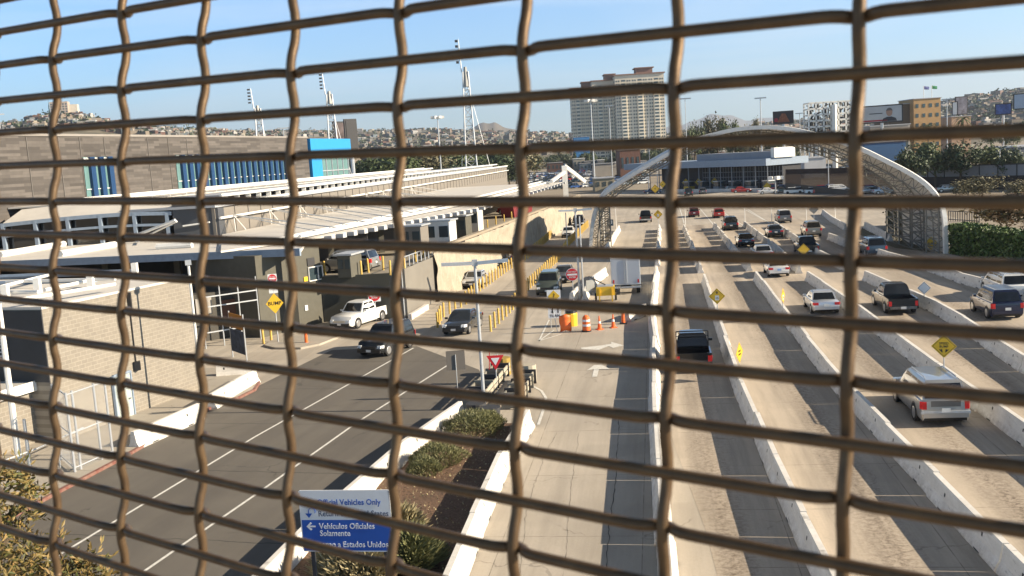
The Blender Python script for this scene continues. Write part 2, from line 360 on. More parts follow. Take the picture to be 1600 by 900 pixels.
def arrow(pts):
    b = MB(); q = [V2(at(*p), .016) for p in pts]; b.add(q, [list(range(len(q)))]); return tag(b.build('arrow_marking', M['line']), kind='structure')
arrow([(908, 543.5), (908, 546), (936, 547), (951, 541), (958, 544), (975, 540), (955, 534.5), (955, 537.5), (940, 540)])
arrow([(925, 589), (933, 589), (936, 577), (953, 577), (940, 570), (928, 571), (917, 579), (928, 577)])
# pavement at the left with its red kerb
sheet('pavement', [(-60, -8), (-27.1, -8), (-18.75, 35.8), (-17.55, 41.4), (-16.05, 50.3), (-15.05, 52.5), (-14.65, 54.0), (-14.85, 55.8), (-15.8, 58.4), (-17.6, 60.4), (-30, 64), (-60, 64)], .13, M['walk'])
kb = MB()
for i in range(len(curb_line)-1):
    a, c = V2(curb_line[i]), V2(curb_line[i+1]); d = (c-a).normalized(); q = Vector((-d.y, d.x, 0))*.16
    kb.hexa([a, c, c+q, a+q], [p+Vector((0, 0, .14)) for p in (a, c, c+q, a+q)])
tag(kb.build('kerb', M['curbred']), kind='structure')
# planter soil
bar1 = [at(*q, .81) for q in ((330, 955), (410, 890), (535, 765), (600, 710), (665, 665), (720, 627))]
plR = [at(*q, .81) for q in ((655, 980), (700, 890), (740, 800), (790, 690), (825, 640))]
bar1 = [V2(p) for p in bar1]; plR = [V2(p) for p in plR]
bar1.insert(0, bar1[1]*2-bar1[3]); plR.insert(0, plR[1]*2-plR[3])
bn = MB(); pol = bar1+plR[::-1]
N = 30
def lerp_poly(P, t):
    Ls = [0]
    for i in range(len(P)-1): Ls.append(Ls[-1]+(P[i+1]-P[i]).length)
    s = t*Ls[-1]
    for i in range(len(P)-1):
        if s <= Ls[i+1]+1e-9:
            return P[i].lerp(P[i+1], (s-Ls[i])/(Ls[i+1]-Ls[i]+1e-12))
    return P[-1].copy()
gv = []
for i in range(N+1):
    for j in range(11):
        p = lerp_poly(bar1, i/N).lerp(lerp_poly(plR, i/N), j/10)
        gv.append((p.x, p.y, .12+.16*noise.noise(p*.5)+.05*noise.noise(p*2.5)))
bn.add(gv, [(i*11+j, i*11+j+1, (i+1)*11+j+1, (i+1)*11+j) for i in range(N) for j in range(10)])
tag(bn.build('planting_bed', M['soil'], smooth=True, fix=True), kind='structure')

# ---------------------------------------------------------------- hills
def sky_y(x):
    P = [(-400, 226), (0, 200), (55, 193), (85, 184), (120, 181), (150, 187), (180, 194), (240, 203), (400, 208), (540, 207), (600, 205), (700, 203), (800, 207), (890, 209), (1000, 212), (1080, 206), (1180, 196), (1250, 190), (1340, 182), (1400, 178), (1471, 161), (1530, 149), (1600, 141), (1750, 128), (2100, 120)]
    for i in range(len(P)-1):
        if P[i][0] <= x <= P[i+1][0]:
            t = (x-P[i][0])/(P[i+1][0]-P[i][0]); return P[i][1]*(1-t)+P[i+1][1]*t
    return P[-1][1]
def horizon(x): return 244-.062*(x-800)
def hill_d(x): return (1350 if x < 240 else 1350+ (min(x, 520)-240)*3.5) if x < 1250 else max(1700, 2330-(x-1250)*1.8)
def hill_pt(x, t):
    D1 = hill_d(x); D0 = 620; d = D0+(D1-D0)*t
    top = H+(horizon(x)-sky_y(x))*D1/F
    dirv = ray(x, horizon(x)); p = CP+dirv*(d/dirv.y)
    z = top*max(0, min(1, (t-.08)/.92))**1.25 if t <= 1 else top-(t-1)*80
    z = z-.6; z *= 1+.10*noise.noise(Vector((x*.02, t*4, 0)))*(1-abs(2*min(t, 1)-1))
    return Vector((p.x, p.y, z))
hb = MB(); xs = list(range(-400, 2101, 20)); ts = [i/24 for i in range(0, 25)]+[1.1, 1.3]
for x in xs:
    for t in ts: hb.v.append(hill_pt(x, t))
T = len(ts)
for i in range(len(xs)-1):
    for j in range(T-1): hb.f.append([i*T+j, (i+1)*T+j, (i+1)*T+j+1, i*T+j+1]); hb.m.append(0)
hillm = mat('hillside_scrub', (.07, .065, .04), .95, col2=(.22, .18, .12), scale=.035, detail=10)
tag(hb.build('hill', hillm, smooth=True), kind='structure')
def far_ridge(name, pts, d, depth, mt):
    b = MB(); k = len(pts)
    fine = []
    for i in range(k-1):
        for s in range(8):
            t = s/8; fine.append((pts[i][0]*(1-t)+pts[i+1][0]*t, pts[i][1]*(1-t)+pts[i+1][1]*t))
    fine.append(pts[-1]); k = len(fine)
    rows = [(-depth, 0.0), (-depth*.5, .35), (-depth*.25, .7), (0, 1.0), (depth*.5, .5), (depth, 0)]
    for x, y in fine:
        top = H+(horizon(x)-y)*d/F
        for dd, fz in rows:
            dv = ray(x, horizon(x)); p = CP+dv*((d+dd)/dv.y)
            zz = top*fz*(1+(.14*noise.noise(Vector((x*.05, dd*.001, 3))) if fz not in (0,) else 0))
            b.v.append(Vector((p.x, p.y, zz-5)))
    R_ = len(rows)
    for i in range(k-1):
        for j in range(R_-1): b.f.append([i*R_+j, (i+1)*R_+j, (i+1)*R_+j+1, i*R_+j+1]); b.m.append(0)
    return tag(b.build(name, mt, smooth=True), kind='structure')
mtm = mat('mountain_scrub', (.10, .085, .06), .95, col2=(.17, .14, .10), scale=.002)
far_ridge('mountain', [(690, 212), (720, 207), (740, 200), (760, 191), (775, 190), (790, 196), (815, 207), (850, 214)], 5200, 700, mtm)
far_ridge('mountain', [(950, 215), (1010, 205), (1060, 197), (1085, 188), (1110, 181), (1125, 178), (1145, 181), (1165, 188), (1190, 185), (1215, 183), (1260, 186), (1340, 190), (1420, 196)], 13000, 1800, mtm)

# ================================================================ JERSEY BARRIERS
def barrier_mesh(L):
    b = MB(); P = [(-.30, 0), (-.30, .07), (-.17, .32), (-.09, .81), (.09, .81), (.17, .32), (.30, .07), (.30, 0)]
    x0, x1 = -L/2, L/2; k = len(P)
    b.v += [Vector((x0, y, z)) for y, z in P]+[Vector((x1, y, z)) for y, z in P]
    b.f += [[i, (i+1) % k, k+(i+1) % k, k+i] for i in range(k)]+[list(range(k-1, -1, -1)), list(range(k, 2*k))]; b.m += [0]*(k+2)
    for sx in (-.27, .27):                      # drainage slots and lifting holes, set 3 mm proud as dark recess plates
        for s in (-1, 1):
            b.box((L*sx, s*.303, .045), (.42, .004, .055), 0, 1)
            b.hexa([(L*sx-.05, s*.140, .46), (L*sx+.05, s*.140, .46), (L*sx+.05, s*.150, .46), (L*sx-.05, s*.150, .46)], [(L*sx-.05, s*.118, .58), (L*sx+.05, s*.118, .58), (L*sx+.05, s*.132, .58), (L*sx-.05, s*.132, .58)], 1)
    bm_me = b.build('jersey_barrier', [M['barrier'], M['dark']], fix=True)
    me = bm_me.data; bpy.data.objects.remove(bm_me); return me
BM_ = {}
ORD = ['nearest', 'second', 'third', 'fourth', 'fifth', 'sixth', 'seventh', 'eighth', 'ninth', 'tenth', 'eleventh', 'twelfth', 'thirteenth', 'fourteenth', 'fifteenth', 'sixteenth', 'seventeenth', 'eighteenth', 'nineteenth', 'twentieth']
def ordi(i): return ORD[i] if i < len(ORD) else '%d%s' % (i+1, {1: 'st', 2: 'nd', 3: 'rd'}.get((i+1) % 10 if not 10 < (i+1) % 100 < 14 else 0, 'th'))
def barrier_row(pts, row, L=5.6, gap=.055, start=0, adj='white concrete barrier', grp=None, skipn=0):
    P = [V2(p) for p in pts]; tot = sum((P[i+1]-P[i]).length for i in range(len(P)-1)); n = max(1, int(tot/(L+gap)))
    Lr = tot/n-gap
    key = round(Lr, 2)
    if key not in BM_: BM_[key] = barrier_mesh(Lr)
    for i in range(n):
        a = lerp_poly(P, i/n); c = lerp_poly(P, (i+1)/n); mid = (a+c)/2; d = c-a
        o = bpy.data.objects.new('jersey_barrier', BM_[key]); COL.objects.link(o)
        o.location = (mid.x+random.uniform(-.05, .05), mid.y, .016); o.rotation_euler = (0, 0, math.atan2(d.y, d.x)+random.uniform(-.008, .008))
        tag(o, '%s, %s of %s' % (adj, ordi(i+start), row), 'concrete barrier', grp or 'concrete barriers between the lanes')
    return n
def topline(px): return [at(x, y, .81) for x, y in px]
def back(pts, dist):     # prolong towards and past the camera
    a, c = pts[0], pts[1]; return [a+(a-c).normalized()*dist]+pts
Cn = topline([(1290, 870), (1200, 689), (1160, 597), (1118, 480), (1100, 428)]); Cf = topline([(1095, 415), (1082, 380), (1069, 350)])
Dn = topline([(1535, 810), (1400, 675), (1307, 580), (1250, 510), (1182, 424)]); Df = topline([(1172, 412), (1150, 388), (1116, 347)])
En = topline([(1600, 657), (1525, 606), (1477, 574), (1400, 519), (1350, 482), (1262, 424)]); Ef = topline([(1250, 415), (1215, 384), (1162, 345)])
Fn = topline([(1640, 578), (1555, 527), (1510, 497), (1480, 478), (1400, 443), (1352, 423)]); Ff = topline([(1330, 412), (1300, 400), (1265, 383), (1210, 345)])
Bn = topline([(1045, 900), (1030, 700), (1022, 600), (1023, 520), (1017, 480), (1026, 415)]); Bf = topline([(1027, 405), (1030, 350)])
for nm, near, far in (('the row passing left of the black open pickup', Bn, Bf), ('the row carrying the yellow 15 sign', Cn, Cf), ('the row just left of the silver SUV', Dn, Df), ('the row carrying the SPEED BUMP diamond', En, Ef), ('the row left of the navy SUV', Fn, Ff)):
    k = barrier_row(back(near, 14), nm)
    barrier_row(far, nm, L=4.6, gap=1.25, start=k, adj='short concrete barrier')
barrier_row(topline([(1640, 462), (1560, 440), (1507, 428), (1450, 408), (1400, 397), (1340, 380), (1295, 364)]), 'the curved row in front of the arch foot', L=4)
barrier_row(topline([(1392, 366), (1375, 358), (1352, 347)]), 'the short row on grass', L=5, adj='bright white barrier segment')
barrier_row(topline([(1322, 350), (1303, 340), (1285, 327)]), 'the short far row right of the grey SUV', L=5)
barrier_row(topline([(945, 388), (967, 352)]), 'the row beside the lattice leg of the arch', L=5)
barrier_row(topline([(913, 455), (920, 436), (945, 418)]), 'the bent pair left of the white box truck', L=4.5, adj='bright white barrier segment')
barrier_row([at(893, 474), at(908, 458)], 'those beside the round DO NOT ENTER sign', L=3.5, adj='white barrier segment end-on')
barrier_row([at(981, 503), at(1010, 492)], 'those behind the orange cones', L=3.4, adj='white tilted barrier segment')
barrier_row(back(bar1[2:], 2), 'the planting bed edge by the dark road', adj='sunlit white barrier segment')
barrier_row(back(plR[2:], 2), 'the planting bed edge by the pale lane', adj='blue shaded white barrier segment')
barrier_row([at(208, 703), at(312, 655)], 'the red kerb pair below the grey door', L=6.5, adj='bright white barrier segment', grp='barriers on the red kerb')
barrier_row([at(330, 640), at(400, 598)], 'the red kerb bend', L=6.5, adj='bright white barrier segment', grp='barriers on the red kerb')
barrier_row([at(338, 590), at(392, 586)], 'those below the poster board', L=5, adj='shaded white barrier segment', grp='barriers on the red kerb')

# ================================================================ WIRE MESH SCREEN in front of the camera
mesh = thing('wire_mesh_screen', 'rusty brown woven wire screen close in front of the whole view', 'wire mesh')
T0 = Vector((-0.39077655, 0.76979108, 12.01589558)); r1 = Vector((.82746619, -.56089126, -.02647076)); r2 = Vector((-.08066586, -.08817046, -.99283382))
A_, B_ = .08054407707650871, .025
nrm = r1.cross(r2).normalized()
if nrm.dot(CP-T0) < 0: nrm = -nrm
mesh.location = T0
DIA = .0057
def gpt(v, j, off=0): return T0+r1*(A_*v)+r2*(B_*j)+nrm*off
mr = random.Random(3)
jo = {j: mr.uniform(-.04, .04) for j in range(-9, 16)}; vo = {v: mr.uniform(-.015, .015) for v in range(-3, 13)}
sag = lambda v, j: .0008*(v-5)**2*(1 if abs(j) > 0 else 0)*(.5 if j > 0 else -.3)*min(1, abs(j)/4)*-1
def gp(v, j, off): return gpt(v, j+sag(v, j)*3, off)
for j in range(-6, 12):            # horizontal wires
    pts = []; steps = 24
    for k in range(-2*steps, 10*steps+1):
        v = k/steps; off = .0028
        for vi in range(-2, 11):
            if (vi+j) % 2 == 0:
                off -= .0072*math.exp(-((v-vi)*A_/(DIA*1.15))**2)
        dy = -.07*math.sin((v-j)*.7)*.3
        pts.append(gp(v, j+jo[j]+dy*.5, off))
    mb = MB(); mb.tube(pts, DIA/2, 10); mb.build('horizontal_wire', M['wire'], mesh, world=True, smooth=True)
for v in range(-2, 11):            # crimped upright wires
    pts = []; steps = 10
    for k in range(-7*steps, 12*steps+1):
        j = k/steps
        ph = math.cos(pi*(j+v)); s_ = (abs(ph)**.8)*(1 if ph > 0 else -1)
        pts.append(gp(v+vo[v], j, s_*.0019-.0007))
    mb = MB(); mb.tube(pts, DIA/2, 12); mb.build('vertical_wire', M['wire'], mesh, world=True, smooth=True)

def crack(pts, wd, seed):
    r_ = random.Random(seed); P = [V2(at(*q)) for q in pts]; b = MB(); n_ = 60; L_ = []
    for i in range(n_+1):
        q = lerp_poly(P, i/n_); q = q+Vector((r_.gauss(0, .018)+.06*noise.noise(Vector((i*.2, seed, 0))), 0, .0125)); L_.append((q, wd*r_.uniform(.35, 1.4)))
    for i in range(n_): (a, wa), (c, wc) = L_[i], L_[i+1]; b.quad(a-Vector((wa, 0, 0)), a+Vector((wa, 0, 0)), c+Vector((wc, 0, 0)), c-Vector((wc, 0, 0)))
    return tag(b.build('crack', M['dark']), kind='structure')
crack([(968, 640), (962, 750), (950, 850), (946, 905)], .012, 1); crack([(905, 675), (893, 760), (880, 905)], .004, 2); crack([(870, 676), (848, 720), (822, 800), (812, 905)], .004, 3)
# ================================================================ helpers for things
def faceang(p):          # rotation that turns a local -y face towards the camera
    d = CP-Vector(p); return math.atan2(d.y, d.x)+pi/2
def text(name, s, size, parent, loc, mt, rot=(pi/2, 0, 0), align='CENTER', thick=.004, sx=1.0, rz=0):
    cu = bpy.data.curves.new(name, 'FONT'); cu.body = s; cu.size = size; cu.align_x = align; cu.align_y = 'CENTER'; cu.extrude = thick; cu.resolution_u = 2; cu.offset = size*.012
    t = bpy.data.objects.new(name, cu); me = bpy.data.meshes.new_from_object(t); bpy.data.objects.remove(t)
    me.transform(Matrix.Translation(loc) @ Matrix.Rotation(rz, 4, 'Z') @ Matrix.Rotation(rot[0], 4, 'X') @ Matrix.Diagonal((sx, 1, 1, 1)))
    me.materials.clear(); me.materials.append(mt); o = bpy.data.objects.new(name, me); COL.objects.link(o); o.parent = parent
    return o
def ngon(c, r, n, a0=0): return [(c[0]+r*cos(a0+2*pi*k/n), c[1]+r*sin(a0+2*pi*k/n)) for k in range(n)]
def plate(b, poly, y0, y1, mi=0):     # polygon given in local x,z extruded along y
    b.ext([(x, y0, z) for x, z in poly], (0, y1-y0, 0), mi); return b
def rnd_rect(w_, h_, r, cx=0, cz=0, k=4):
    P = []
    for sx, sz, a in ((1, 1, 0), (-1, 1, 90), (-1, -1, 180), (1, -1, 270)):
        for i in range(k+1):
            t = R(a+90*i/k); P.append((cx+sx*(w_/2-r)+r*cos(t), cz+sz*(h_/2-r)+r*sin(t)))
    return P

# ================================================================ SIGNS
def sign_thing(label, px, base, ztop_px=None, name='road_sign', grp=None, z0=0.0, rz=None, cat='sign'):
    p = at(base[0], base[1], z0); return thing(name, label, cat, p, faceang(p) if rz is None else rz, grp), p
def height_at(p, px, py): # height where the vertical line over p meets pixel row py
    d = ray(px, py); k = Vector((p.x, p.y)).length/Vector((d.x, d.y)).length; return CP.z+d.z*k
def diamond(label, base, cpx, s, words, z0=.82, colr='yellow', rz=None, back=False, grp=None, small=None, arrow=False):
    t, p = sign_thing(label, None, base, z0=z0, rz=rz, grp=grp)
    zc = height_at(p, *cpx)-p.z
    MB().tube([(0, .03, 0), (0, .03, zc+s*.3)], .03, 8).build('post', M['galv'], t)
    b = MB(); h = s/2*1.414
    plate(b, [(0, zc-h), (h, zc), (0, zc+h), (-h, zc)], -.004, .004); b.build('sign_panel', M[colr] if not back else M['signback'], t)
    if not back:
        br = MB(); q = h*.90; q2 = h*.85
        for i in range(4):
            a = [(0, -1), (1, 0), (0, 1), (-1, 0)][i]; c = [(0, -1), (1, 0), (0, 1), (-1, 0)][(i+1) % 4]
            br.ext([(a[0]*q, -.005, zc+a[1]*q), (c[0]*q, -.005, zc+c[1]*q), (c[0]*q2, -.005, zc+c[1]*q2), (a[0]*q2, -.005, zc+a[1]*q2)], (0, -.002, 0))
        br.build('border', M['black'], t)
        for k, (wd, sz, dx, dz) in enumerate(words): text('lettering', wd, sz, t, (dx, -.009, zc+dz), M['black'])
        if small:
            plate(MB(), rnd_rect(s*.34, s*.42, .03, 0, zc-s*.14), -.006, -.010).build('white_panel', M['signwhite'], t)
            text('lettering', small, s*.26, t, (0, -.016, zc-s*.17), M['black'])
        if arrow:
            a = MB(); zz = zc+s*.30; plate(a, [(-.04*s, zz-.1*s), (.04*s, zz-.1*s), (.04*s, zz+.02*s), (.12*s, zz+.02*s), (0, zz+.16*s), (-.12*s, zz+.02*s), (-.04*s, zz+.02*s)], -.006, -.010); a.build('arrow', M['black'], t)
    return t
diamond('yellow diamond sign with an arrow and a white 15 panel on the barrier', (1121, 484), (1117, 463), .78, [], small='15', arrow=True)
diamond('small yellow diamond seen nearly edge-on above the third barrier row', (1224, 482), (1221, 462), .76, [], rz=R(62), small='15', arrow=True)
diamond('yellow diamond turned edge-on right of the black pickup', (1156, 570), (1154.5, 551), .76, [('SPEED', .15, 0, .08), ('BUMP', .15, 0, -.09)], rz=R(58))
t = diamond('yellow SPEED BUMP diamond standing above the silver SUV', (1475, 583), (1477, 541), .78, [('SPEED', .15, 0, .13), ('BUMP', .15, 0, -.02)])
zc = height_at(at(1475, 583, .82), 1477, 541)-.82
a = MB(); [plate(a, [(sx*.05, zc-.30), (sx*.12, zc-.26), (sx*.22, zc-.14), (sx*.13, zc-.16), (sx*.08, zc-.12)], -.006, -.010) for sx in (-1, 1)]; a.build('arrow', M['black'], t)
diamond('white blank diamond sign back beside the dark pickup', (1444, 464), (1443, 450), .62, [], colr='signwhite')
diamond('yellow diamond hiding low before the dark convertible pickup', (1256, 404), (1254, 390), .8, [], z0=.82)
diamond('brown back of a diamond sign on a post by the grey SUV', (1272, 347), (1272, 327), .95, [], back=True, z0=.2)
diamond('yellow diamond with an arrow near the small black pickup', (1029, 357), (1028, 335), .95, [], arrow=True, small='5', z0=.2)
diamond('yellow BUMP diamond on the lattice foot of the arch', (1455, 391), (1456, 380), .95, [('BUMP', .26, 0, 0)], z0=.1)
diamond('upper yellow diamond before the dark left end of the booths', (1036, 302), (1034, 288), 1.3, [('B', .5, 0, 0)], z0=.1)
diamond('lower yellow diamond before the dark left end of the booths', (1024, 303), (1023, 295), 1.6, [('B', .5, 0, 0)], z0=.1)
diamond('yellow diamond near the far white car', (1199, 299), (1198, 291), 1.3, [], z0=.1)
for k, x in enumerate((1072, 1092, 1117, 1154, 1239)):
    diamond('yellow and black chevron board %s' % ['left of the far black van', 'right of the far black van', 'under the middle of the booths', 'above the red taxi', 'by the white flared light pole'][k], (x, 296-(x-1072)*.02), (x, 285-(x-1072)*.03), 1.5, [('>', 1.6, 0, 0)], z0=.1, grp='chevron boards along the booths')
# round DO NOT ENTER
t, p = sign_thing('round red DO NOT ENTER sign on a thin post beside the grey sedan', None, (896, 466)); zc = height_at(p, 894, 429)
MB().tube([(0, .04, 0), (0, .04, zc+.3)], .035, 8).build('post', M['galv'], t)
plate(MB(), ngon((0, zc), .54, 28), -.004, .004).build('sign_panel', M['signwhite'], t); plate(MB(), ngon((0, zc), .50, 28), -.006, -.012).build('red_disc', M['signred'], t)
plate(MB(), rnd_rect(.8, .15, .02, 0, zc), -.014, -.018).build('white_bar', M['signwhite'], t)
text('lettering', 'DO NOT', .19, t, (0, -.018, zc+.22), M['signwhite']); text('lettering', 'ENTER', .19, t, (0, -.018, zc-.23), M['signwhite'])
def dne(label, base, cpx, s, rz=None, name='road_sign', extra=False):
    t, p = sign_thing(label, None, base, rz=rz); zc = height_at(p, *cpx)
    MB().tube([(0, .04, 0), (0, .04, zc+.3)], .05, 8).build('post', M['galv'], t)
    plate(MB(), rnd_rect(s, s, .05, 0, zc), -.004, .004).build('sign_panel', M['signwhite'], t)
    plate(MB(), ngon((0, zc), s*.46, 28), -.006, -.012).build('red_disc', M['signred'], t)
    plate(MB(), rnd_rect(s*.72, s*.14, .01, 0, zc), -.014, -.018).build('white_bar', M['signwhite'], t)
    text('lettering', 'DO NOT', s*.17, t, (0, -.018, zc+s*.19), M['signwhite']); text('lettering', 'ENTER', s*.17, t, (0, -.018, zc-s*.19), M['signwhite'])
    return t, p, zc
dne('square DO NOT ENTER sign on a post behind the white pickup', (588, 502), (583, 462), .95)
t, p, zc = dne('pole with a small DO NOT ENTER square and a yellow BUMP diamond', (435, 537), (438, 434), .62)
z2 = height_at(p, 441, 473); z3 = height_at(p, 441, 453)
b = MB(); plate(b, [(0, z2-.72), (.60, z2), (0, z2+.72), (-.60, z2)], -.004, -.010); b.build('diamond_panel', M['yellow'], t); text('lettering', 'BUMP', .36, t, (0, -.014, z2), M['black'])
plate(MB(), rnd_rect(.6, .34, .03, 0, z3), -.004, .004).build('lower_panel', M['signwhite'], t)
# yield
t, p = sign_thing('red and white yield triangle by the crash cushion', None, (777, 612)); zc = height_at(p, 775, 563)
MB().tube([(0, .03, 0), (0, .03, zc+.3)], .03, 8).build('post', M['galv'], t); tri = lambda r_: [(r_*cos(R(a)), zc+r_*sin(R(a))) for a in (-90, 30, 150)]
plate(MB(), tri(.52), -.004, .004).build('sign_panel', M['signred'], t); plate(MB(), tri(.26), -.006, -.012).build('white_centre', M['signwhite'], t)
# turn sign with tilted orange diamond above
t, p = sign_thing('white sign with arrows reading TURN and an orange diamond over it', None, (868, 512)); zc = height_at(p, 866, 487)
b = MB(); b.tube([(-.3, .04, 0), (-.3, .04, zc+1.3)], .03, 6); b.tube([(.3, .04, 0), (.3, .04, zc+1.3)], .03, 6); b.build('post', M['galv'], t)
plate(MB(), rnd_rect(.92, .92, .04, 0, zc), -.004, .004).build('sign_panel', M['signwhite'], t); text('lettering', 'TURN', .26, t, (0, -.010, zc-.30), M['black'])
a = MB(); plate(a, [(-.28, zc+.02), (-.14, zc-.12), (0, zc+.02), (-.1, zc+.02), (-.1, zc+.36), (-.18, zc+.36), (-.18, zc+.02)], -.006, -.012); plate(a, [(.2, zc-.1), (.28, zc-.1), (.28, zc+.36), (.2, zc+.36)], -.006, -.012); a.build('arrow', M['black'], t)
z2 = height_at(p, 864, 463); plate(MB(), rnd_rect(.95, .9, .04, 0, z2), -.002, .006).build('back_panel', M['signwhite'], t); plate(MB(), [(0, z2-.42), (.42, z2), (0, z2+.42), (-.42, z2)], -.006, -.012).build('orange_diamond', M['yellow'], t); text('lettering', '?', .5, t, (0, -.016, z2), M['black'])
# arrow sign far
t, p = sign_thing('dark blue sign with a white bent arrow right of the lattice leg', None, (954, 362)); zc = height_at(p, 953, 348)
MB().tube([(0, .04, 0), (0, .04, zc)], .04, 6).build('post', M['galv'], t); plate(MB(), rnd_rect(.95, .95, .05, 0, zc), -.004, .004).build('sign_panel', plain('slate', (.06, .10, .14)), t); a = MB(); plate(a, [(-.32, zc+.02), (-.1, zc-.16), (-.1, zc-.05), (.2, zc-.05), (.2, zc+.2), (-.25, zc+.2), (-.25, zc+.3), (.3, zc+.3), (.3, zc-.15), (-.1, zc-.15), (-.1, zc-.05)], -.006, -.012); a.build('arrow', M['signwhite'], t)
# square sign seen from the back
t, p = sign_thing('grey back of a square sign left of the twin lamp pole', None, (716, 622)); zc = height_at(p, 712, 563)
MB().tube([(0, -.03, 0), (0, -.03, zc+.3)], .025, 6).build('post', M['galv'], t); plate(MB(), rnd_rect(.95, 1.0, .05, 0, zc), .0, .008).build('sign_panel', plain('signbackdim', (.17, .15, .13)), t)
# ---- the big blue guide sign
p = atd(540, 810, 24.5); t = thing('guide_sign', 'white over blue road sign reading Vehiculos Oficiales Solamente on two legs', 'sign', (p.x, p.y, 0), faceang(p)-R(20))
zt = height_at(p, 535, 766); zb = height_at(p, 535, 863); sw = 2.42; hh = zt-zb; zm = zb+hh*.52
for sx in (-1, 1): b = MB(); b.box((sx*.98, .07, zb/2+.2), (.09, .09, zb+.6)); b.build('leg', M['charcoal'], t)
b = MB(); plate(b, rnd_rect(sw, hh, .05, 0, (zt+zb)/2), -.01, .02); b.build('sign_panel', M['signwhite'], t)
plate(MB(), [(-sw/2+.03, zb+.03), (sw/2-.03, zb+.03), (sw/2-.03, zm), (-sw/2+.03, zm)], -.012, -.016).build('blue_field', M['signblue'], t)
text('lettering', 'Official Vehicles Only', .215, t, (-.72, -.018, zt-.32), M['signblue'], align='LEFT', sx=.9)
text('lettering', 'Return to United States', .215, t, (-.72, -.018, zt-.62), plain('signgrey', (.10, .13, .20)), align='LEFT', sx=.9)
text('lettering', 'Vehículos Oficiales', .215, t, (-.72, -.020, zm-.17), M['signwhite'], align='LEFT', sx=.9)
text('lettering', 'Solamente', .215, t, (-.72, -.020, zm-.36), M['signwhite'], align='LEFT', sx=.9)
text('lettering', 'Retorno a Estados Unidos', .215, t, (-.98, -.020, zm-.66), M['signwhite'], align='LEFT', sx=.9)
a = MB(); plate(a, [(-1.06, zm-.17), (-.95, zm-.06), (-.91, zm-.09), (-.97, zm-.15), (-.82, zm-.15), (-.82, zm-.19), (-.97, zm-.19), (-.91, zm-.25), (-.95, zm-.28)], -.018, -.024); a.build('arrow', M['signwhite'], t)
a = MB(); zc = zt-.60; pts = [(-.88+.09*cos(R(q)), zc+.05+.09*sin(R(q))) for q in range(-30, 181, 30)]
for i in range(len(pts)-1): a.bar((pts[i][0], -.02, pts[i][1]), (pts[i+1][0], -.02, pts[i+1][1]), .035, .01)
a.bar((pts[-1][0], -.02, pts[-1][1]), (pts[-1][0], -.02, zc-.02), .035, .01); plate(a, [(-1.06, zc-.01), (-.88, zc-.01), (-.97, zc-.13)], -.018, -.024); a.build('arrow', M['signblue'], t)

# ================================================================ BOLLARDS, CONES, POLES
bme = None
def bollard(p, label, grp, h=1.15, r=.085, zb=0.0):
    global bme
    if bme is None:
        b = MB(); b.tube([(0, 0, 0), (0, 0, h-.05), (0, 0, h)], [r, r, r*.55], 10); o = b.build('bollard', M['bollard']); bme = o.data; bpy.data.objects.remove(o)
    o = bpy.data.objects.new('bollard', bme); COL.objects.link(o); o.location = (p.x, p.y, zb); o.rotation_euler = (random.uniform(-.03, .03), random.uniform(-.03, .03), 0)
    return tag(o, label, 'bollard', grp)
row1 = [V2(at(*q)) for q in ((684, 512), (691, 497), (728, 476), (750, 455), (797, 421), (825, 404), (882, 353), (900, 341))]
row2 = [V2(at(*q)) for q in ((767, 518), (800, 486), (827, 452), (875, 405), (890, 383), (919, 355))]
for row, nm in ((row1, 'left row of the dark road'), (row2, 'right row beside the pale lane')):
    tot = sum((row[i+1]-row[i]).length for i in range(len(row)-1)); n = int(tot/1.55)
    for i in range(n+1):
        bollard(lerp_poly(row, i/n), 'yellow bollard, %s from the near end of the %s' % (ordi(i), nm), 'yellow bollards lining the road')
def cone(base, label, h=.75, name='traffic_cone'):
    p = at(*base); t = thing(name, label, 'traffic cone', p, random.uniform(0, 1), 'orange cones in a line')
    MB().box((0, 0, .025), (.42, .42, .05)).build('foot', M['orange'], t)
    b = MB(); b.tube([(0, 0, .05), (0, 0, h*.45), (0, 0, h*.45), (0, 0, h*.62), (0, 0, h*.62), (0, 0, h)], [.15, .10, .10, .075, .075, .03], 12); b.build('body', M['orange'], t)
    MB().tube([(0, 0, h*.45), (0, 0, h*.62)], [.103, .078], 12).build('reflective_band', M['signwhite'], t)
cone((937, 515), 'left orange traffic cone beside the striped drum', .95); cone((958.5, 512), 'orange traffic cone between the other cone and the tilted barrier', .95)
p = at(974, 506); t = thing('channelizer_post', 'slim orange post at the end of the tilted white barrier', 'traffic post', p); MB().tube([(0, 0, 0), (0, 0, .1)], .25, 12).build('foot', M['black'], t); MB().tube([(0, 0, .1), (0, 0, 1.05)], [.14, .09], 10).build('body', M['orange'], t)
def drum(base, label, tilt=0):
    p = at(*base); t = thing('traffic_drum', label, 'traffic drum', p); t.rotation_euler = (0, tilt, 0)
    MB().tube([(0, 0, 0), (0, 0, .10)], .33, 16).build('foot', M['black'], t)
    MB().tube([(0, 0, .1), (0, 0, .9), (0, 0, 1.0), (0, 0, 1.12)], [.28, .24, .22, .1], 16).build('body', M['orange'], t)
    for z in (.38, .70): MB().tube([(0, 0, z), (0, 0, z+.14)], [.273, .268], 16).build('reflective_band', M['signwhite'], t)
drum((916.5, 518), 'upright orange drum with two white bands beside the cones')
t, p = sign_thing('orange sandbag cover slung on a small stand beside the TURN sign', None, (884, 519), name='warning_stand', cat='traffic stand')
b = MB()
for i in range(7):
    for j in range(6): b.v.append(Vector((-.38+.76*i/6+.04*sin(j*1.3), .10*sin(i/6*pi)*-1.6+.03*cos(j*2), .15+1.1*j/5-.12*abs(i-3)/3)))
b.f += [[i*6+j, (i+1)*6+j, (i+1)*6+j+1, i*6+j+1] for i in range(6) for j in range(5)]; b.m += [0]*30
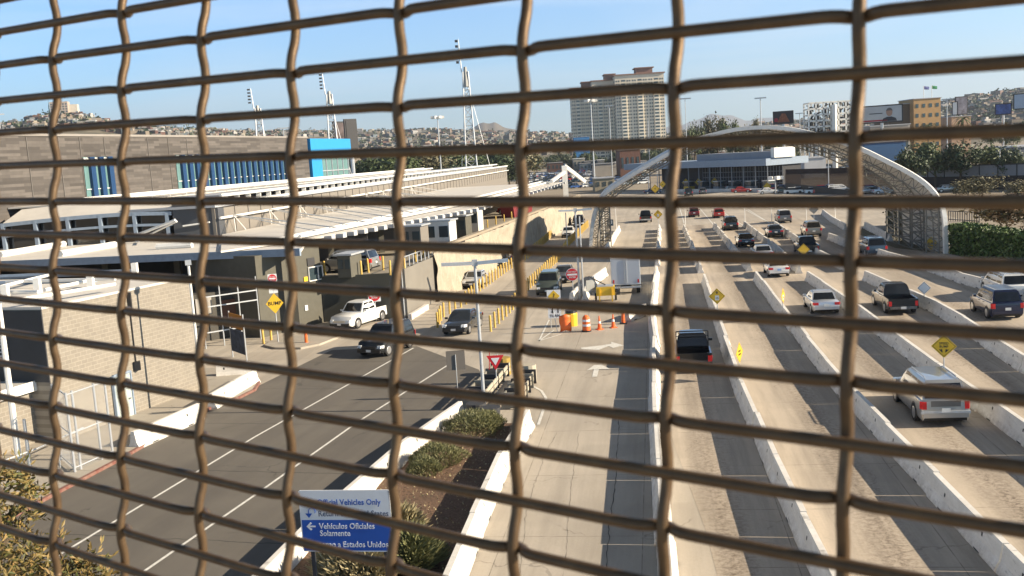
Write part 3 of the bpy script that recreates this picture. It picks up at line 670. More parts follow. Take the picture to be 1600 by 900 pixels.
o = b.build('orange_cover', M['orange'], t, smooth=True); sm = o.modifiers.new('s', 'SOLIDIFY'); sm.thickness = .05
MB().tube([(-.55, 0, 0), (-.75, .1, 1.5)], .025, 6).build('stand_leg', M['galv'], t); MB().tube([(0, .05, 0), (0, .05, 2.0)], .03, 6).build('stand_leg', M['galv'], t)
t, p = sign_thing('yellow and black lidded barrel behind the orange cover', None, (893, 509), name='sand_barrel', cat='barrel'); MB().tube([(0, 0, 0), (0, 0, .85), (0, 0, .95)], [.42, .45, .40], 16).build('body', M['yellow'], t); MB().tube([(0, 0, .95), (0, 0, 1.12)], [.45, .42], 16).build('lid', M['black'], t)
# generator / arrow board trailer
t, p = sign_thing('small yellow towed light trailer in front of the white truck', None, (947, 470), name='light_trailer', cat='trailer')
MB().box((0, 0, .85), (1.5, 1.2, .7)).build('body', M['yellow'], t); MB().box((0, 0, 1.24), (1.3, 1.0, .08)).build('hood', M['galv'], t)
for sx in (-.8, .8): MB().tube([(sx-.08, .2, .32), (sx+.08, .2, .32)], .32, 14).build('wheel', M['rubber'], t)
MB().bar((-1.3, -.4, 2.1), (0, 0, 1.3), .09).build('mast', M['charcoal'], t); b = MB(); b.box((-1.2, -.4, 1.35), (.75, .06, .9), .5); b.build('floodlight_panel', M['signback'], t)
for q in ((-.5, -.65), (.5, -.65)): MB().box((q[0], q[1], .55), (.10, .10, 1.1)).build('jack_leg', M['yellow'], t)
# poles
def twin_lamp(base, top, half, label, zl=None, grp='twin lamp poles'):
    p = at(*base); t = thing('lamp_post', label, 'lamp post', p, 0, grp); zt = height_at(p, *top)
    MB().tube([(0, 0, 0), (0, 0, .5), (0, 0, zt)], [.11, .09, .07], 10).build('pole', M['galv'], t)
    dirx = Vector((cos(R(4)), sin(R(4)), 0))
    for s in (-1, 1):
        b = MB(); b.bar(dirx*s*.12+Vector((0, 0, zt-.02)), dirx*s*half+Vector((0, 0, zt+.02)), .34, .14); b.build('lamp_head', M['bluegrey'] if s > 0 else M['galv'], t)
    MB().box((0, 0, zt), (.26, .26, .3)).build('bracket', M['galv'], t)
twin_lamp((757, 640), (736, 411), 1.58, 'tall twin lamp post at the nose of the planting bed')
twin_lamp((906, 468), (903, 328), 1.35, 'twin lamp post beside the round DO NOT ENTER sign')
def straight_pole(base, top, label, r=.06, name='pole', mt='galv', head=None, grp=None, cat='pole'):
    p = at(*base); t = thing(name, label, cat, p, faceang(p), grp); zt = height_at(p, *top)
    MB().tube([(0, 0, 0), (0, 0, zt)], [r*1.15, r*.9], 8).build('shaft', M[mt], t)
    if head == 'twin':
        for s in (-1, 1): MB().box((s*zt*.045, 0, zt), (zt*.08, .35, .2)).build('lamp_head', M['galv'], t)
    if head == 'flood':
        for a in range(5): MB().box((1.3*cos(a*pi/2.5), 1.3*sin(a*pi/2.5), zt), (1.0, .8, .7), a).build('floodlight', M['white'], t)
    if head == 'goose':
        MB().tube([(0, 0, zt), (.1, 0, zt+.35), (.5, 0, zt+.6), (1.2, 0, zt+.7)], .05, 8).build('arm', M['galv'], t); MB().box((1.5, 0, zt+.7), (.7, .25, .12)).build('lamp_head', M['galv'], t)
    if head == 'cap': MB().box((0, 0, zt+.05), (.3, .3, .25)).build('fitting', M['galv'], t)
    return t
straight_pole((912, 468), (905, 338), 'bare galvanised pole just right of the DO NOT ENTER lamp post')
straight_pole((887, 395), (884, 332), 'slim pole between the two bollard rows')
straight_pole((318, 640), (291, 412), 'white pole standing at the corner of the cream block wall', .07, mt='white', head='cap')
straight_pole((32, 738), (0, 470), 'thick white pole before the cream annex at the left', .12, mt='white', head='cap')
straight_pole((48, 738), (36, 655), 'short galvanised post beside the thick white pole', .07)
for k, (bx, tx) in enumerate((((1071, 352), (1071, 325)), ((1164, 348), (1163.5, 322)), ((1206, 349), (1206, 322)), ((1260, 346), (1260, 322)), ((1305, 344), (1305, 322)), ((963, 357), (962, 322)), ((945, 384), (943, 326)))):
    straight_pole(bx, tx, 'thin white marker post %s' % ['left of the red cars', 'right of the red car', 'left of the grey SUV', 'behind the tan SUV', 'right of the diamond sign back', 'beside the bent arrow sign', 'beside the lattice leg'][k], .05, mt='white', name='marker_post', grp='marker posts at the barrier ends')
straight_pole((1562, 296), (1541, 238), 'tall curved lamp post before the dark trees at the right', .10, head='goose', mt='white', name='lamp_post', cat='lamp post')
straight_pole((1588, 293), (1587, 247), 'plain pale pole at the far right edge', .10, mt='white')
straight_pole((1295, 300), (1292, 250), 'lamp post with an arm before the rusty fence', .10, head='goose', name='lamp_post', cat='lamp post')
straight_pole((1212, 303), (1212, 278), 'short pole carrying a cluster of white floodlights', .12, head='flood', name='floodlight_pole', cat='lamp post')
straight_pole((1028, 300), (1018, 262), 'left thin pole before the dark booth end', .09); straight_pole((1014, 300), (1009, 266), 'right thin pole before the dark booth end', .09)
# tall masts on the skyline
def dpole(x, ytop, ybase, d, label, r=.2, head=None, mt='galv', grp='tall poles on the skyline'):
    p = atd(x, ybase, d); zt = atd(x, ytop, d).z; t = thing('lamp_post', label, 'lamp post', (p.x, p.y, 0), faceang(p), grp)
    MB().tube([(0, 0, 0), (0, 0, zt)], [r, r*.6], 8).build('pole', M[mt], t)
    if head == 'twin': MB().box((0, 0, zt), (3.4, .5, .35)).build('lamp_head', M['galv'], t)
    if head == 'flood':
        for a in range(6): MB().box((1.6*cos(a*pi/3), 1.6*sin(a*pi/3), zt), (1.2, .9, .8), a).build('floodlight', M['white'], t)
for a in ((689, 183, 262, 330, 'skyline pole with a cluster of floodlights right of the mesh wires', .28, 'flood'), (929, 157, 280, 330, 'pole with floodlights before the left tower', .28, 'flood'), (957, 165, 275, 380, 'thin pole before the middle tower', .2, 'twin'), (1191, 153, 262, 300, 'tall T-headed white pole above the arch', .24, 'twin'), (1251, 177, 250, 420, 'small T-headed pole right of the dark billboard', .22, 'twin'), (1072, 154, 200, 300, 'pole tip beside the tower right edge', .15, 'twin'), (8, 178, 260, 330, 'T-headed pole at the far left skyline', .2, 'twin'), (1015, 185, 250, 420, 'thin pale pole before the right tower', .2, None), (447, 200, 250, 300, 'small skyline pole behind the striped building', .15, 'twin'), (1480, 155, 235, 330, 'pale pole beside the orange hotel', .2, 'twin')):
    dpole(*a)
def lattice_mast(x0, ytip, xb, ybase, d, label, neck_y):
    pb = atd(xb, ybase, d); zt = atd(x0, ytip, d).z; zn = atd(x0, neck_y, d).z
    t = thing('lattice_mast', label, 'mast', (pb.x, pb.y, 0), faceang(pb), 'lattice masts with rows of lights'); s = d/150
    wb, wt = .95*s, .4*s; b = MB(); n = 14
    C_ = lambda k, z: Vector(((-1, 1, 1, -1)[k]*(wb+(wt-wb)*z/zn), (-1, -1, 1, 1)[k]*(wb+(wt-wb)*z/zn)*.5, z))
    for k in range(4): b.tube([C_(k, 0), C_(k, zn)], .12*s, 6)
    for i in range(n):
        z0, z1 = zn*i/n, zn*(i+1)/n
        for k in range(4): b.tube([C_(k, z0), C_((k+1) % 4, z1)], .045*s, 4); b.tube([C_(k, z1), C_((k+1) % 4, z1)], .045*s, 4)
    b.build('lattice_tower', M['galv'], t)
    MB().tube([(0, 0, zn-(zt-zn)*.45), (0, 0, zn+(zt-zn)*.15)], [.5*s, .22*s], 8).build('collar', M['signback'], t)
    MB().tube([(-.55*s, 0, zn), (-.75*s, 0, zt)], [.11*s, .06*s], 6).build('top_mast', M['galv'], t)
    for i in range(5):
        z = zn+(zt-zn)*(.30+.16*i); MB().box((-1.05*s, 0, z), (.42*s, .3*s, min(.35*s, (zt-zn)*.07))).build('lamp', M['charcoal'], t); 
    for sx in (-1.7, 3.2): MB().tube([(0, 0, zn*.95), (sx*s, 0, zn*.12)], .035*s, 4).build('stay_cable', M['galv'], t)
lattice_mast(716, 61, 737, 262, 320, 'largest lattice mast with a column of lamps, right of the centre wires', 113)
lattice_mast(506, 115, 522, 240, 230, 'middle lattice mast standing behind the bright blue panel', 148)
lattice_mast(396, 138, 408, 230, 260, 'smallest lattice mast behind the striped building', 170)
# ================================================================ CARS
def car(label, rear=None, front=None, pos=None, ang=0, kind='sedan', pm=None, name=None, lod=0, Lg=None, grp=None, z=0.016, plate_m=None, bright=False, cat='car'):
    K = {'sedan': dict(L=4.7, W=1.82, belt=.92, H=1.45, hood=.88, gf=.95, gr=-1.45, rf=.15, rr=-.95, trunk=.98),
         'hatch': dict(L=4.2, W=1.76, belt=.95, H=1.5, hood=.92, gf=.95, gr=-1.95, rf=.2, rr=-1.5, trunk=1.0),
         'suv': dict(L=4.9, W=1.95, belt=1.12, H=1.85, hood=1.08, gf=1.0, gr=-2.32, rf=.35, rr=-2.05, trunk=1.1),
         'van': dict(L=5.0, W=1.95, belt=1.08, H=1.78, hood=.98, gf=1.6, gr=-2.38, rf=.75, rr=-2.1, trunk=1.05),
         'pickup': dict(L=5.4, W=1.95, belt=1.12, H=1.82, hood=1.08, gf=1.05, gr=-.95, rf=.45, rr=-.70, trunk=1.08)}[kind]
    L_, W, belt, Hh = (Lg or K['L']), K['W'], K['belt'], K['H']; k = L_/K['L']
    nm = name or {'sedan': 'sedan', 'hatch': 'hatchback', 'suv': 'suv', 'van': 'minivan', 'pickup': 'pickup_truck'}[kind]
    t = thing(nm, label, cat, (pos.x, pos.y, z), ang, grp)
    hw = W/2; xf, xr = L_/2, -L_/2; gc = .24      # ground clearance
    b = MB()
    wx = (L_*.31, -L_*.295); wr = .33 if kind in ('sedan', 'hatch') else .38
    # lower body: one loft, stations from nose to tail
    St = [(xf, .55, .50, .74), (xf-.06, .38, .66, .90), (xf-.35, gc, K['hood']-.10, .985), (xf-.9, gc, K['hood']-.03, 1), (K['gf']*k+.05, gc, K['hood'], 1), (K['gf']*k-.25, gc, belt, 1), (0, gc, belt, 1)]
    if kind == 'pickup': St += [(K['gr']*k-.02, gc, belt, 1)]
    elif kind in ('suv', 'van', 'hatch'): St += [(K['gr']*k+.3, gc, belt, 1), (xr+.12, gc, belt, .98), (xr+.03, .35, belt-.08, .95), (xr, .45, .75, .88)]
    else: St += [(K['gr']*k+.1, gc, belt+.02, 1), (xr+.35, gc, K['trunk']-.02, .98), (xr+.05, .34, K['trunk']-.08, .94), (xr, .45, .70, .86)]
    rings = []
    for x, zl, zs, wv in St:
        h_ = hw*wv; half = [(h_*.90, zl), (h_*.985, zl+.12), (h_, zl+(zs-zl)*.55), (h_*.965, zs-.05), (h_*.88, zs)]
        rings.append([Vector((x, y, zz)) for y, zz in half]+[Vector((x, 0, zs+.025))]+[Vector((x, -y, zz)) for y, zz in half[::-1]])
    nr = len(rings[0])
    for r_ in rings: b.v += r_
    for i in range(len(rings)-1):
        for j in range(nr-1):
            b.f.append([i*nr+j, i*nr+j+1, (i+1)*nr+j+1, (i+1)*nr+j]); b.m.append(0)
        b.f.append([i*nr+nr-1, i*nr, (i+1)*nr, (i+1)*nr+nr-1]); b.m.append(1)
    b.f.append(list(range(nr))); b.m.append(0); e = (len(rings)-1)*nr; b.f.append([e+j for j in range(nr-1, -1, -1)]); b.m.append(0)
    # greenhouse
    gf, gr, rf, rr = K['gf']*k, K['gr']*k, K['rf']*k, K['rr']*k
    bw, tw = hw*.90, hw*.73
    def gh(u, v):  # corner helpers: u along (0 front..1 rear) at height v
        return (gf+(rf-gf)*v) + ((gr+(rr-gr)*v)-(gf+(rf-gf)*v))*u
    lev = [0, .5, .88, 1.0]; wl = [bw, bw*.93, tw*1.02, tw*.90]; dz = Hh-belt; base = len(b.v)
    for q, v in enumerate(lev):
        s_ = 0 if q < 3 else .10
        for x, y in ((gh(0, v)-s_, wl[q]), (gh(.5, v), wl[q]*1.01), (gh(1, v)+s_, wl[q]), (gh(1, v)+s_*.3, 0), (gh(1, v)+s_, -wl[q]), (gh(.5, v), -wl[q]*1.01), (gh(0, v)-s_, -wl[q]), (gh(0, v)+.03, 0)):
            b.v.append(Vector((x, y, belt-.02+(dz+.02)*v+(.02 if (q == 3 and y == 0) else 0))))
    for q in range(3):
        for j in range(8): b.f.append([base+q*8+j, base+q*8+(j+1) % 8, base+(q+1)*8+(j+1) % 8, base+(q+1)*8+j]); b.m.append(0)
    b.f.append([base+24+j for j in range(8)]); b.m.append(0)
    # wheel arches: dark recess discs 3 mm proud
    for x in wx:
        for s in (-1, 1):
            P = [(x+(wr+.07)*cos(R(a)), s*(hw+.003), max(gc, wr+(wr+.07)*sin(R(a)))) for a in range(-20, 201, 22)]
            b.ext(P, (0, -s*.03, 0), 2)
    if kind == 'pickup':
        x1 = gr-.03; fl = .75; th = .09
        b.box(((x1+xr)/2, 0, fl-.22), (x1-xr, W*.9, .30), 0, 2)
        for s in (-1, 1): b.hexa([(xr+.02, s*(hw-.005), gc+.18), (x1, s*(hw-.005), gc+.06), (x1, s*(hw-th), gc+.06), (xr+.02, s*(hw-th), gc+.18)], [(xr+.02, s*(hw-.03), K['trunk']), (x1, s*(hw-.03), belt), (x1, s*(hw-th-.03), belt), (xr+.02, s*(hw-th-.03), K['trunk'])], 0)
        b.box((xr+.05, 0, (K['trunk']+.45)/2), (.09, W-.14, K['trunk']-.45), 0, 0)
    o = b.build('body', [pm, M['dark'], M['black']], t, fix=False)
    bm = bmesh.new(); bm.from_mesh(o.data); bmesh.ops.recalc_face_normals(bm, faces=bm.faces); bm.to_mesh(o.data); bm.free()
    if lod < 2:
        for p_ in o.data.polygons: p_.use_smooth = True
        o.modifiers.new('e', 'EDGE_SPLIT').split_angle = R(38)
    # glass, 6 mm proud of the greenhouse
    def gq(u0, u1, v0, v1, side, nmx):
        q = MB(); pts = []
        for u, v in ((u0, v0), (u1, v0), (u1, v1), (u0, v1)):
            wv = bw+(bw*.93-bw)*(v/.5) if v < .5 else bw*.93+(tw*1.02-bw*.93)*((v-.5)/.38)
            pts.append(Vector((gh(u, v), side*(wv*1.012+.006), belt-.02+(dz+.02)*v)))
        q.quad(*pts) if side > 0 else q.quad(*pts[::-1]); q.build(nmx, M['glass'], t)
    def gend(u, nmx, mtx, v0=.10, v1=.86):
        q = MB(); sg = 1 if u == 0 else -1; pts = []
        for s, v in ((-1, v0), (1, v0), (1, v1), (-1, v1)):
            wv = bw+(bw*.93-bw)*(v/.5) if v < .5 else bw*.93+(tw*1.02-bw*.93)*((v-.5)/.38)
            pts.append(Vector((gh(u, v)+sg*.012, s*wv*.90, belt-.02+(dz+.02)*v)))
        q.add([pts[0], Vector((gh(u, v0)+sg*.045, 0, pts[0].z)), pts[1], pts[2], Vector((gh(u, v1)+sg*.045, 0, pts[2].z)), pts[3]], [(0, 1, 4, 5), (1, 2, 3, 4)] if sg > 0 else [(5, 4, 1, 0), (4, 3, 2, 1)]); q.build(nmx, mtx, t)
    gend(0, 'windscreen', M['glass']); gend(1, 'rear_window', M['glass'])
    for s in (-1, 1):
        if kind == 'pickup': cuts = [(.07, .50), (.54, .92)]
        elif kind in ('suv', 'van'): cuts = [(.06, .34), (.37, .64), (.67, .94)]
        else: cuts = [(.10, .48), (.51, .88)]
        for a, c in cuts: gq(a, c, .12, .84, s, 'side_window')
    # wheels
    for x in wx:
        for s in (-1, 1):
            q = MB(); q.tube([(x, s*(hw-.20), wr), (x, s*(hw+.012), wr)], wr, 18); wv = q.build('wheel', M['rubber'], t)
            if lod < 2: q = MB(); q.tube([(x, s*(hw+.013), wr), (x, s*(hw+.022), wr)], [wr*.66, wr*.60], 14); q.build('rim', M['chrome'], wv)
    if lod < 2:
        tlz = (.80, .98) if kind in ('sedan', 'hatch') else ((.85, 1.16) if kind != 'pickup' else (.72, 1.04))
        for s in (-1, 1):
            MB().hexa([(xr+.09, s*(hw-.30 if kind == 'sedan' else hw-.19), tlz[0]), (xr+.28, s*(hw+.004), tlz[0]), (xr+.28, s*(hw-.05), tlz[0]), (xr+.2, s*(hw-.25), tlz[0])] if False else [(xr-.012, s*(hw*.93), tlz[0]-.1), (xr-.012, s*(hw*.93-(.32 if kind == 'sedan' else .17)), tlz[0]-.1), (xr+.16, s*(hw*.93-(.32 if kind == 'sedan' else .17)), tlz[0]-.1), (xr+.16, s*(hw*.99+.008), tlz[0]-.1)],
                       [(xr-.0, s*(hw*.93), tlz[1]-.1), (xr-.0, s*(hw*.93-(.32 if kind == 'sedan' else .17)), tlz[1]-.1), (xr+.16, s*(hw*.93-(.32 if kind == 'sedan' else .17)), tlz[1]-.1), (xr+.16, s*(hw*.99+.008), tlz[1]-.1)]).build('taillight', M['red'], t)
            MB().hexa([(xf-.03, s*hw*.60, .60), (xf-.03, s*hw*.86, .60), (xf-.30, s*hw*1.0, .60), (xf-.30, s*hw*.6, .60)], [(xf-.08, s*hw*.60, .77), (xf-.10, s*hw*.86, .77), (xf-.34, s*hw*1.0, .78), (xf-.34, s*hw*.6, .77)]).build('headlight', M['lens'], t)
            MB().box((gf-.30, s*(hw+.09), belt+.08), (.12, .20, .14)).build('door_mirror', pm, t)
        MB().box((xf+.002, 0, .66), (.05, hw*1.05, .14)).build('grille', M['chrome'] if bright else M['black'], t)
        MB().box((xf-.02, 0, .42), (.12, W*.86, .18)).build('front_bumper', M['black'], t)
        MB().box((xr+.03, 0, .50), (.16, W*.9, .20)).build('rear_bumper', (M['chrome'] if kind == 'pickup' and bright else pm), t)
        MB().box((xr-.055, 0, .50 if kind == 'pickup' else (.72 if kind != 'sedan' else .70)), (.012, .34, .17)).build('licence_plate', plate_m or M['plate'], t)
        MB().box((xf+.045, 0, .46), (.012, .34, .15)).build('licence_plate', plate_m or M['plate'], t)
        hb_ = MB()
        for s in (-1, 1):
            for hx in ((.12, -.75) if kind != 'pickup' else (.15, -.6)): hb_.box((hx*k, s*(hw+.004), belt-.13), (.16, .02, .035))
        hb_.build('door_handles', M['black'], t)
    return t, K, L_
def lanedir(ang_deg): return pi/2-R(ang_deg)
def place(label, px, along, length_off, **kw):
    """px: ground pixel under the near end; along: heading angle (deg right of straight ahead) of the car's nose."""
    p = at(*px); a = lanedir(along); kind = kw['kind']; Lx = kw.get('Lg') or {'sedan': 4.7, 'hatch': 4.2, 'suv': 4.9, 'van': 5.0, 'pickup': 5.4}[kind]
    d = Vector((cos(a), sin(a), 0)); c = p+d*(Lx/2)*length_off
    return car(label, pos=c, ang=a, **kw)
LA_ = 8.0
silver = paint('silver', (.42, .42, .41), .6, .3); black = paint('black', (.012, .012, .013), .2, .18); white_p = paint('white', (.72, .72, .70), 0, .25); navy = paint('navy', (.015, .022, .06), .4, .2); dk = paint('graphite', (.035, .038, .042), .5, .25); grey = paint('grey', (.17, .17, .17), .6, .3); tan = paint('tan', (.26, .235, .20), .5, .3); redp = paint('red', (.42, .03, .02), .2, .25); maroon = paint('maroon', (.16, .02, .03), .3, .25); bluish = paint('steelblue', (.10, .15, .20), .5, .25); green = paint('greengrey', (.10, .12, .10), .4, .3); lb = paint('palesilver', (.50, .52, .55), .4, .3); sky_ = paint('slateblue', (.05, .08, .12), .4, .25)
t, K, L_ = place('large silver SUV with roof rails seen from behind, nearest car', (1478, 668), 8, 1, kind='suv', pm=silver, Lg=5.25)
for s in (-1, 1): MB().tube([(.2, s*.62, 1.86), (.1, s*.62, 1.93), (-1.8, s*.62, 1.93), (-1.95, s*.62, 1.86)], .025, 6).build('roof_rail', M['galv'], t)
MB().box((-2.64, 0, .98), (.02, 1.15, .24)).build('tailgate_panel', grey, t); MB().box((-2.62, 0, .62), (.10, 1.9, .12)).build('bumper_step', M['galv'], t)
t, K, L_ = place('black open pickup with red tail lights beside the long barrier row', (1085, 584), 8.2, 1, kind='pickup', pm=black, Lg=5.1)
b = MB(); x = -.95
for s in (-1, 1): b.bar((x-.1, s*.85, 1.1), (x-.1, s*.85, 2.0), .06)
b.bar((x-.1, -.85, 2.0), (x-.1, .85, 2.0), .06); b.bar((x-.1, -.85, 1.75), (x-.1, .85, 1.75), .04); b.build('headache_rack', M['black'], t)
t, K, L_ = place('dark grey pickup with a crew cab ahead of the silver SUV', (1412, 493), 8.2, 1, kind='pickup', pm=dk, Lg=5.5); MB().box((-2.75, 0, .5), (.1, 1.7, .18)).build('step_bumper', M['chrome'], t)
place('pale silver sedan with a dark rear window beside the second wide lane', (1292, 493), 8, 1, kind='sedan', pm=lb)
t, K, L_ = place('navy blue boxy SUV with roof rails at the right edge', (1575, 501), 8, 1, kind='suv', pm=navy, Lg=4.6)
b = MB()
for i in range(6): b.bar((.2-.4*i, -.6, 1.90), (.2-.4*i, .6, 1.90), .04)
for s in (-1, 1): b.bar((.3, s*.62, 1.90), (-1.9, s*.62, 1.90), .04)
b.build('roof_rack', M['galv'], t)
place('white minivan just beyond the navy SUV', (1588, 470), 9, 1, kind='van', pm=white_p)
place('white sedan with a blue number plate in the middle lane', (1218, 434), 8, 1, kind='sedan', pm=white_p, plate_m=M['plateb'])
place('pale blue sedan half hidden under a wire, middle lane', (1195, 408), 8, 1, kind='sedan', pm=lb)
place('black sedan among the short barriers', (1167, 387), 8, 1, kind='sedan', pm=black, bright=True)
place('black tall SUV ahead of the black sedan', (1143, 360.5), 8, 1, kind='suv', pm=black)
place('bright red hatchback alone in its lane', (1124, 341), 8, 1, kind='hatch', pm=redp)
place('dark maroon hatchback left of the bright red one', (1085, 339.5), 8, 1, kind='hatch', pm=maroon)
place('small black pickup with a silver bumper near the yellow arrow sign', (1009, 348), 8, 1, kind='pickup', pm=black, bright=True)
place('grey SUV right of the pair of thin posts', (1227, 349), 8, 1, kind='suv', pm=grey, Lg=4.5)
place('dark grey sedan behind the grey SUV', (1213, 371.5), 8, 1, kind='sedan', pm=dk)
place('tan wagon like SUV beside the diamond sign', (1272, 370.5), 8, 1, kind='suv', pm=tan, Lg=4.6)
place('dark pickup with a white flank low behind the tan SUV', (1266, 400), 8, 1, kind='pickup', pm=dk)
place('slate blue SUV passing the arch foot', (1371, 402), 9, 1, kind='suv', pm=sky_)
# left road, coming towards the camera
place('dark grey sedan coming up between the yellow bollards', (709, 526), 14+180, -1, kind='sedan', pm=paint('charcoalblue', (.045, .052, .062), .5, .22), Lg=4.75)
place('black compact SUV turning in from the left, nearest oncoming car', (577, 560), 205, -1, kind='suv', pm=dk, Lg=4.35)
place('white pickup waiting beside the olive wall', (531, 517), 205, -1, kind='pickup', pm=white_p, Lg=5.6, bright=True)
place('pale grey sedan behind the twin lamp post', (736, 452), 190, -1, kind='sedan', pm=lb)
place('grey sedan next to the round DO NOT ENTER sign', (879, 444), 188, -1, kind='sedan', pm=grey)
place('green grey SUV behind the TURN sign', (855, 463), 188, -1, kind='suv', pm=green, Lg=4.4)
place('white sedan between bollard rows far down the road', (887, 372), 187, -1, kind='sedan', pm=white_p)
place('black SUV far down the road beside the lattice leg', (903, 356), 187, -1, kind='suv', pm=black)
place('dark sedan at the foot of the rock wall', (870, 354), 189, -1, kind='sedan', pm=dk)
place('white sedan farthest down the left road', (893, 341), 187, -1, kind='sedan', pm=white_p)
place('dark sedan in the shade below the lamp arm', (777, 420), 190, -1, kind='sedan', pm=black)
# far traffic at the booths
for px, ang, kind, pm, lb_ in (((1158, 301), 95, 'sedan', redp, 'red taxi in front of the booths'), ((1148, 296), 95, 'sedan', white_p, 'white taxi behind the red taxi'), ((1076, 306), 10, 'suv', black, 'black SUV before the far booths'), ((1098, 303), 10, 'hatch', grey, 'grey car beside the far black SUV'), ((1310, 301), 95, 'van', white_p, 'white van before the rusty fence'), ((1352, 303), 95, 'sedan', silver, 'silver sedan right of the white van'), ((1200, 303), 95, 'sedan', white_p, 'white car under a yellow diamond'), ((1020, 303), 95, 'sedan', navy, 'navy car at the dark booth end'), ((1382, 303), 98, 'sedan', lb, 'pale sedan seen under the arch'), ((1480, 300), 95, 'sedan', silver, 'silver car right of the arch by the wall')):
    place(lb_, px, ang, 0, kind=kind, pm=pm)
# cars on the raised deck and in the garage
DZ = 3.5
def place_z(label, px, z, along, **kw): p = at(px[0], px[1], z); return car(label, pos=p, ang=lanedir(along), z=z, **kw)
place_z('silver minivan parked on the raised deck', (545, 424), DZ, -72, kind='van', pm=silver)
place_z('dark car in the shade left of the silver minivan', (440, 408), DZ, -72, kind='sedan', pm=maroon)
place_z('white hatchback under the blue edged canopy', (365, 433), 1.2, 80, kind='hatch', pm=white_p)
place_z('second white car deeper under the blue edged canopy', (330, 432), 1.2, 80, kind='hatch', pm=white_p)
place_z('red truck cab on the deck near the canopy end', (802, 334), DZ, -60, kind='suv', pm=redp, lod=0)
# white box truck seen from behind
p = at(979, 462); t = thing('box_truck', 'white box truck with double rear doors standing in the closed lane', 'truck', (p.x, p.y, 0), lanedir(7))
Lt, Wt = 6.8, 2.45; c0 = Lt/2
MB().box((c0, 0, 1.95), (5.2, Wt, 2.3)).build('cargo_box', M['white'], t)
b = MB(); b.hexa([(Lt-.9, -1.0, .6), (Lt+.8, -1.0, .6), (Lt+.8, 1.0, .6), (Lt-.9, 1.0, .6)], [(Lt-.9, -.95, 2.2), (Lt, -.9, 2.2), (Lt, .9, 2.2), (Lt-.9, .95, 2.2)]); b.build('cab', M['white'], t)
for s in (-1, 1):
    d = MB(); d.box((c0-2.62, s*.60, 1.95), (.05, 1.14, 2.15)); dr = d.build('rear_door', plain('truckdoor', (.50, .53, .58)), t); MB().tube([(c0-2.67, s*.10, .95), (c0-2.67, s*.10, 2.95)], .02, 6).build('lock_bar', M['galv'], dr)  # door colour: blue grey stands in for white paint in shade
    MB().box((c0-2.66, s*1.02, 1.1), (.02, .12, .3)).build('taillight', M['red'], t)
for x in (1.6, Lt-.3):
    for s in (-1, 1): MB().tube([(x, s*.85, .48), (x, s*1.15, .48)], .48, 16).build('wheel', M['rubber'], t)
MB().box((c0-2.7, 0, .62), (.25, Wt, .14)).build('rear_bumper', M['galv'], t); MB().box((c0, 0, .62), (5.6, .9, .2)).build('chassis', M['black'], t)
# ================================================================ LEFT BUILDINGS
Z3 = Vector((0, 0, 1))
def vplane(a, b):        # vertical plane through ground points a,b -> (P0, normal)
    d = (V2(b)-V2(a)).normalized(); return V2(a), Vector((d.y, -d.x, 0))
# --- long striped building
a0 = Vector((-62, 43, 0)); a1 = Vector((-32.0, 165, 0)); D1 = (a1-a0).normalized(); N1 = Vector((D1.y, -D1.x, 0))
t = thing('customs_building', 'long grey brown building with staggered panel stripes and blue windows', 'building', a0)
b = MB(); b.prism([a0, a1, a1-N1*40, a0-N1*40], 0, 17.0); b.build('wall', M['stripe'], t, world=True, fix=True)
b = MB(); b.prism([a0+N1*.1-D1*.1, a1+N1*.1+D1*.1, a1-N1*40, a0-N1*40], 17.0, 17.25); b.build('parapet_cap', plain('cap', (.25, .23, .21)), t, world=True, fix=True)
def wp(px, py): return onp(px, py, a0, N1)
def win_run(x0, x1, ztop, zbot, n, label=None):
    s0 = (wp(x0, 270)-a0).dot(D1); s1 = (wp(x1, 270)-a0).dot(D1)
    g_ = MB(); g_.hexa([a0+D1*s0+N1*.02+Z3*zbot, a0+D1*s1+N1*.02+Z3*zbot, a0+D1*s1+N1*.08+Z3*zbot, a0+D1*s0+N1*.08+Z3*zbot], [a0+D1*s0+N1*.02+Z3*ztop, a0+D1*s1+N1*.02+Z3*ztop, a0+D1*s1+N1*.08+Z3*ztop, a0+D1*s0+N1*.08+Z3*ztop])
    wn = g_.build('window', plain('greenglass', (.12, .22, .22), .15), t, world=True)
    f = MB(); sw = (s1-s0)/n
    for i in range(n):
        c = a0+D1*(s0+sw*(i+.5+.22)); q = D1*sw*.24
        f.hexa([c-q+N1*.1+Z3*zbot, c+q+N1*.1+Z3*zbot, c+q+N1*.45+Z3*zbot, c-q+N1*.45+Z3*zbot], [c-q+N1*.1+Z3*ztop, c+q+N1*.1+Z3*ztop, c+q+N1*.45+Z3*ztop, c-q+N1*.45+Z3*ztop])
    f.build('blue_fins', M['blue'], wn, world=True)
    f = MB()
    for i in range(n): c0_ = a0+D1*(s0+sw*i); f.bar(c0_+N1*.14+Z3*(zbot+.95), c0_+D1*sw*.48+N1*.14+Z3*(zbot+.95), .10, .08)
    for i in range(n): c0_ = a0+D1*(s0+sw*i); f.bar(c0_+N1*.14+Z3*(ztop-.2), c0_+D1*sw*.48+N1*.14+Z3*(ztop-.2), .10, .25)
    f.build('window_rails', M['white'], wn, world=True)
win_run(131, 174, 14.75, 10.3, 3); win_run(276, 448, 14.75, 10.5, 18)
# vertical joints
b = MB()
for x in (42, 92, 125, 163, 231, 263, 292):
    p = wp(x, 230); s = (p-a0).dot(D1); b.bar(a0+D1*s+N1*.03+Z3*8, a0+D1*s+N1*.03+Z3*16.9, .12, .06)
b.build('panel_joints', plain('joint', (.13, .12, .11)), t, world=True)
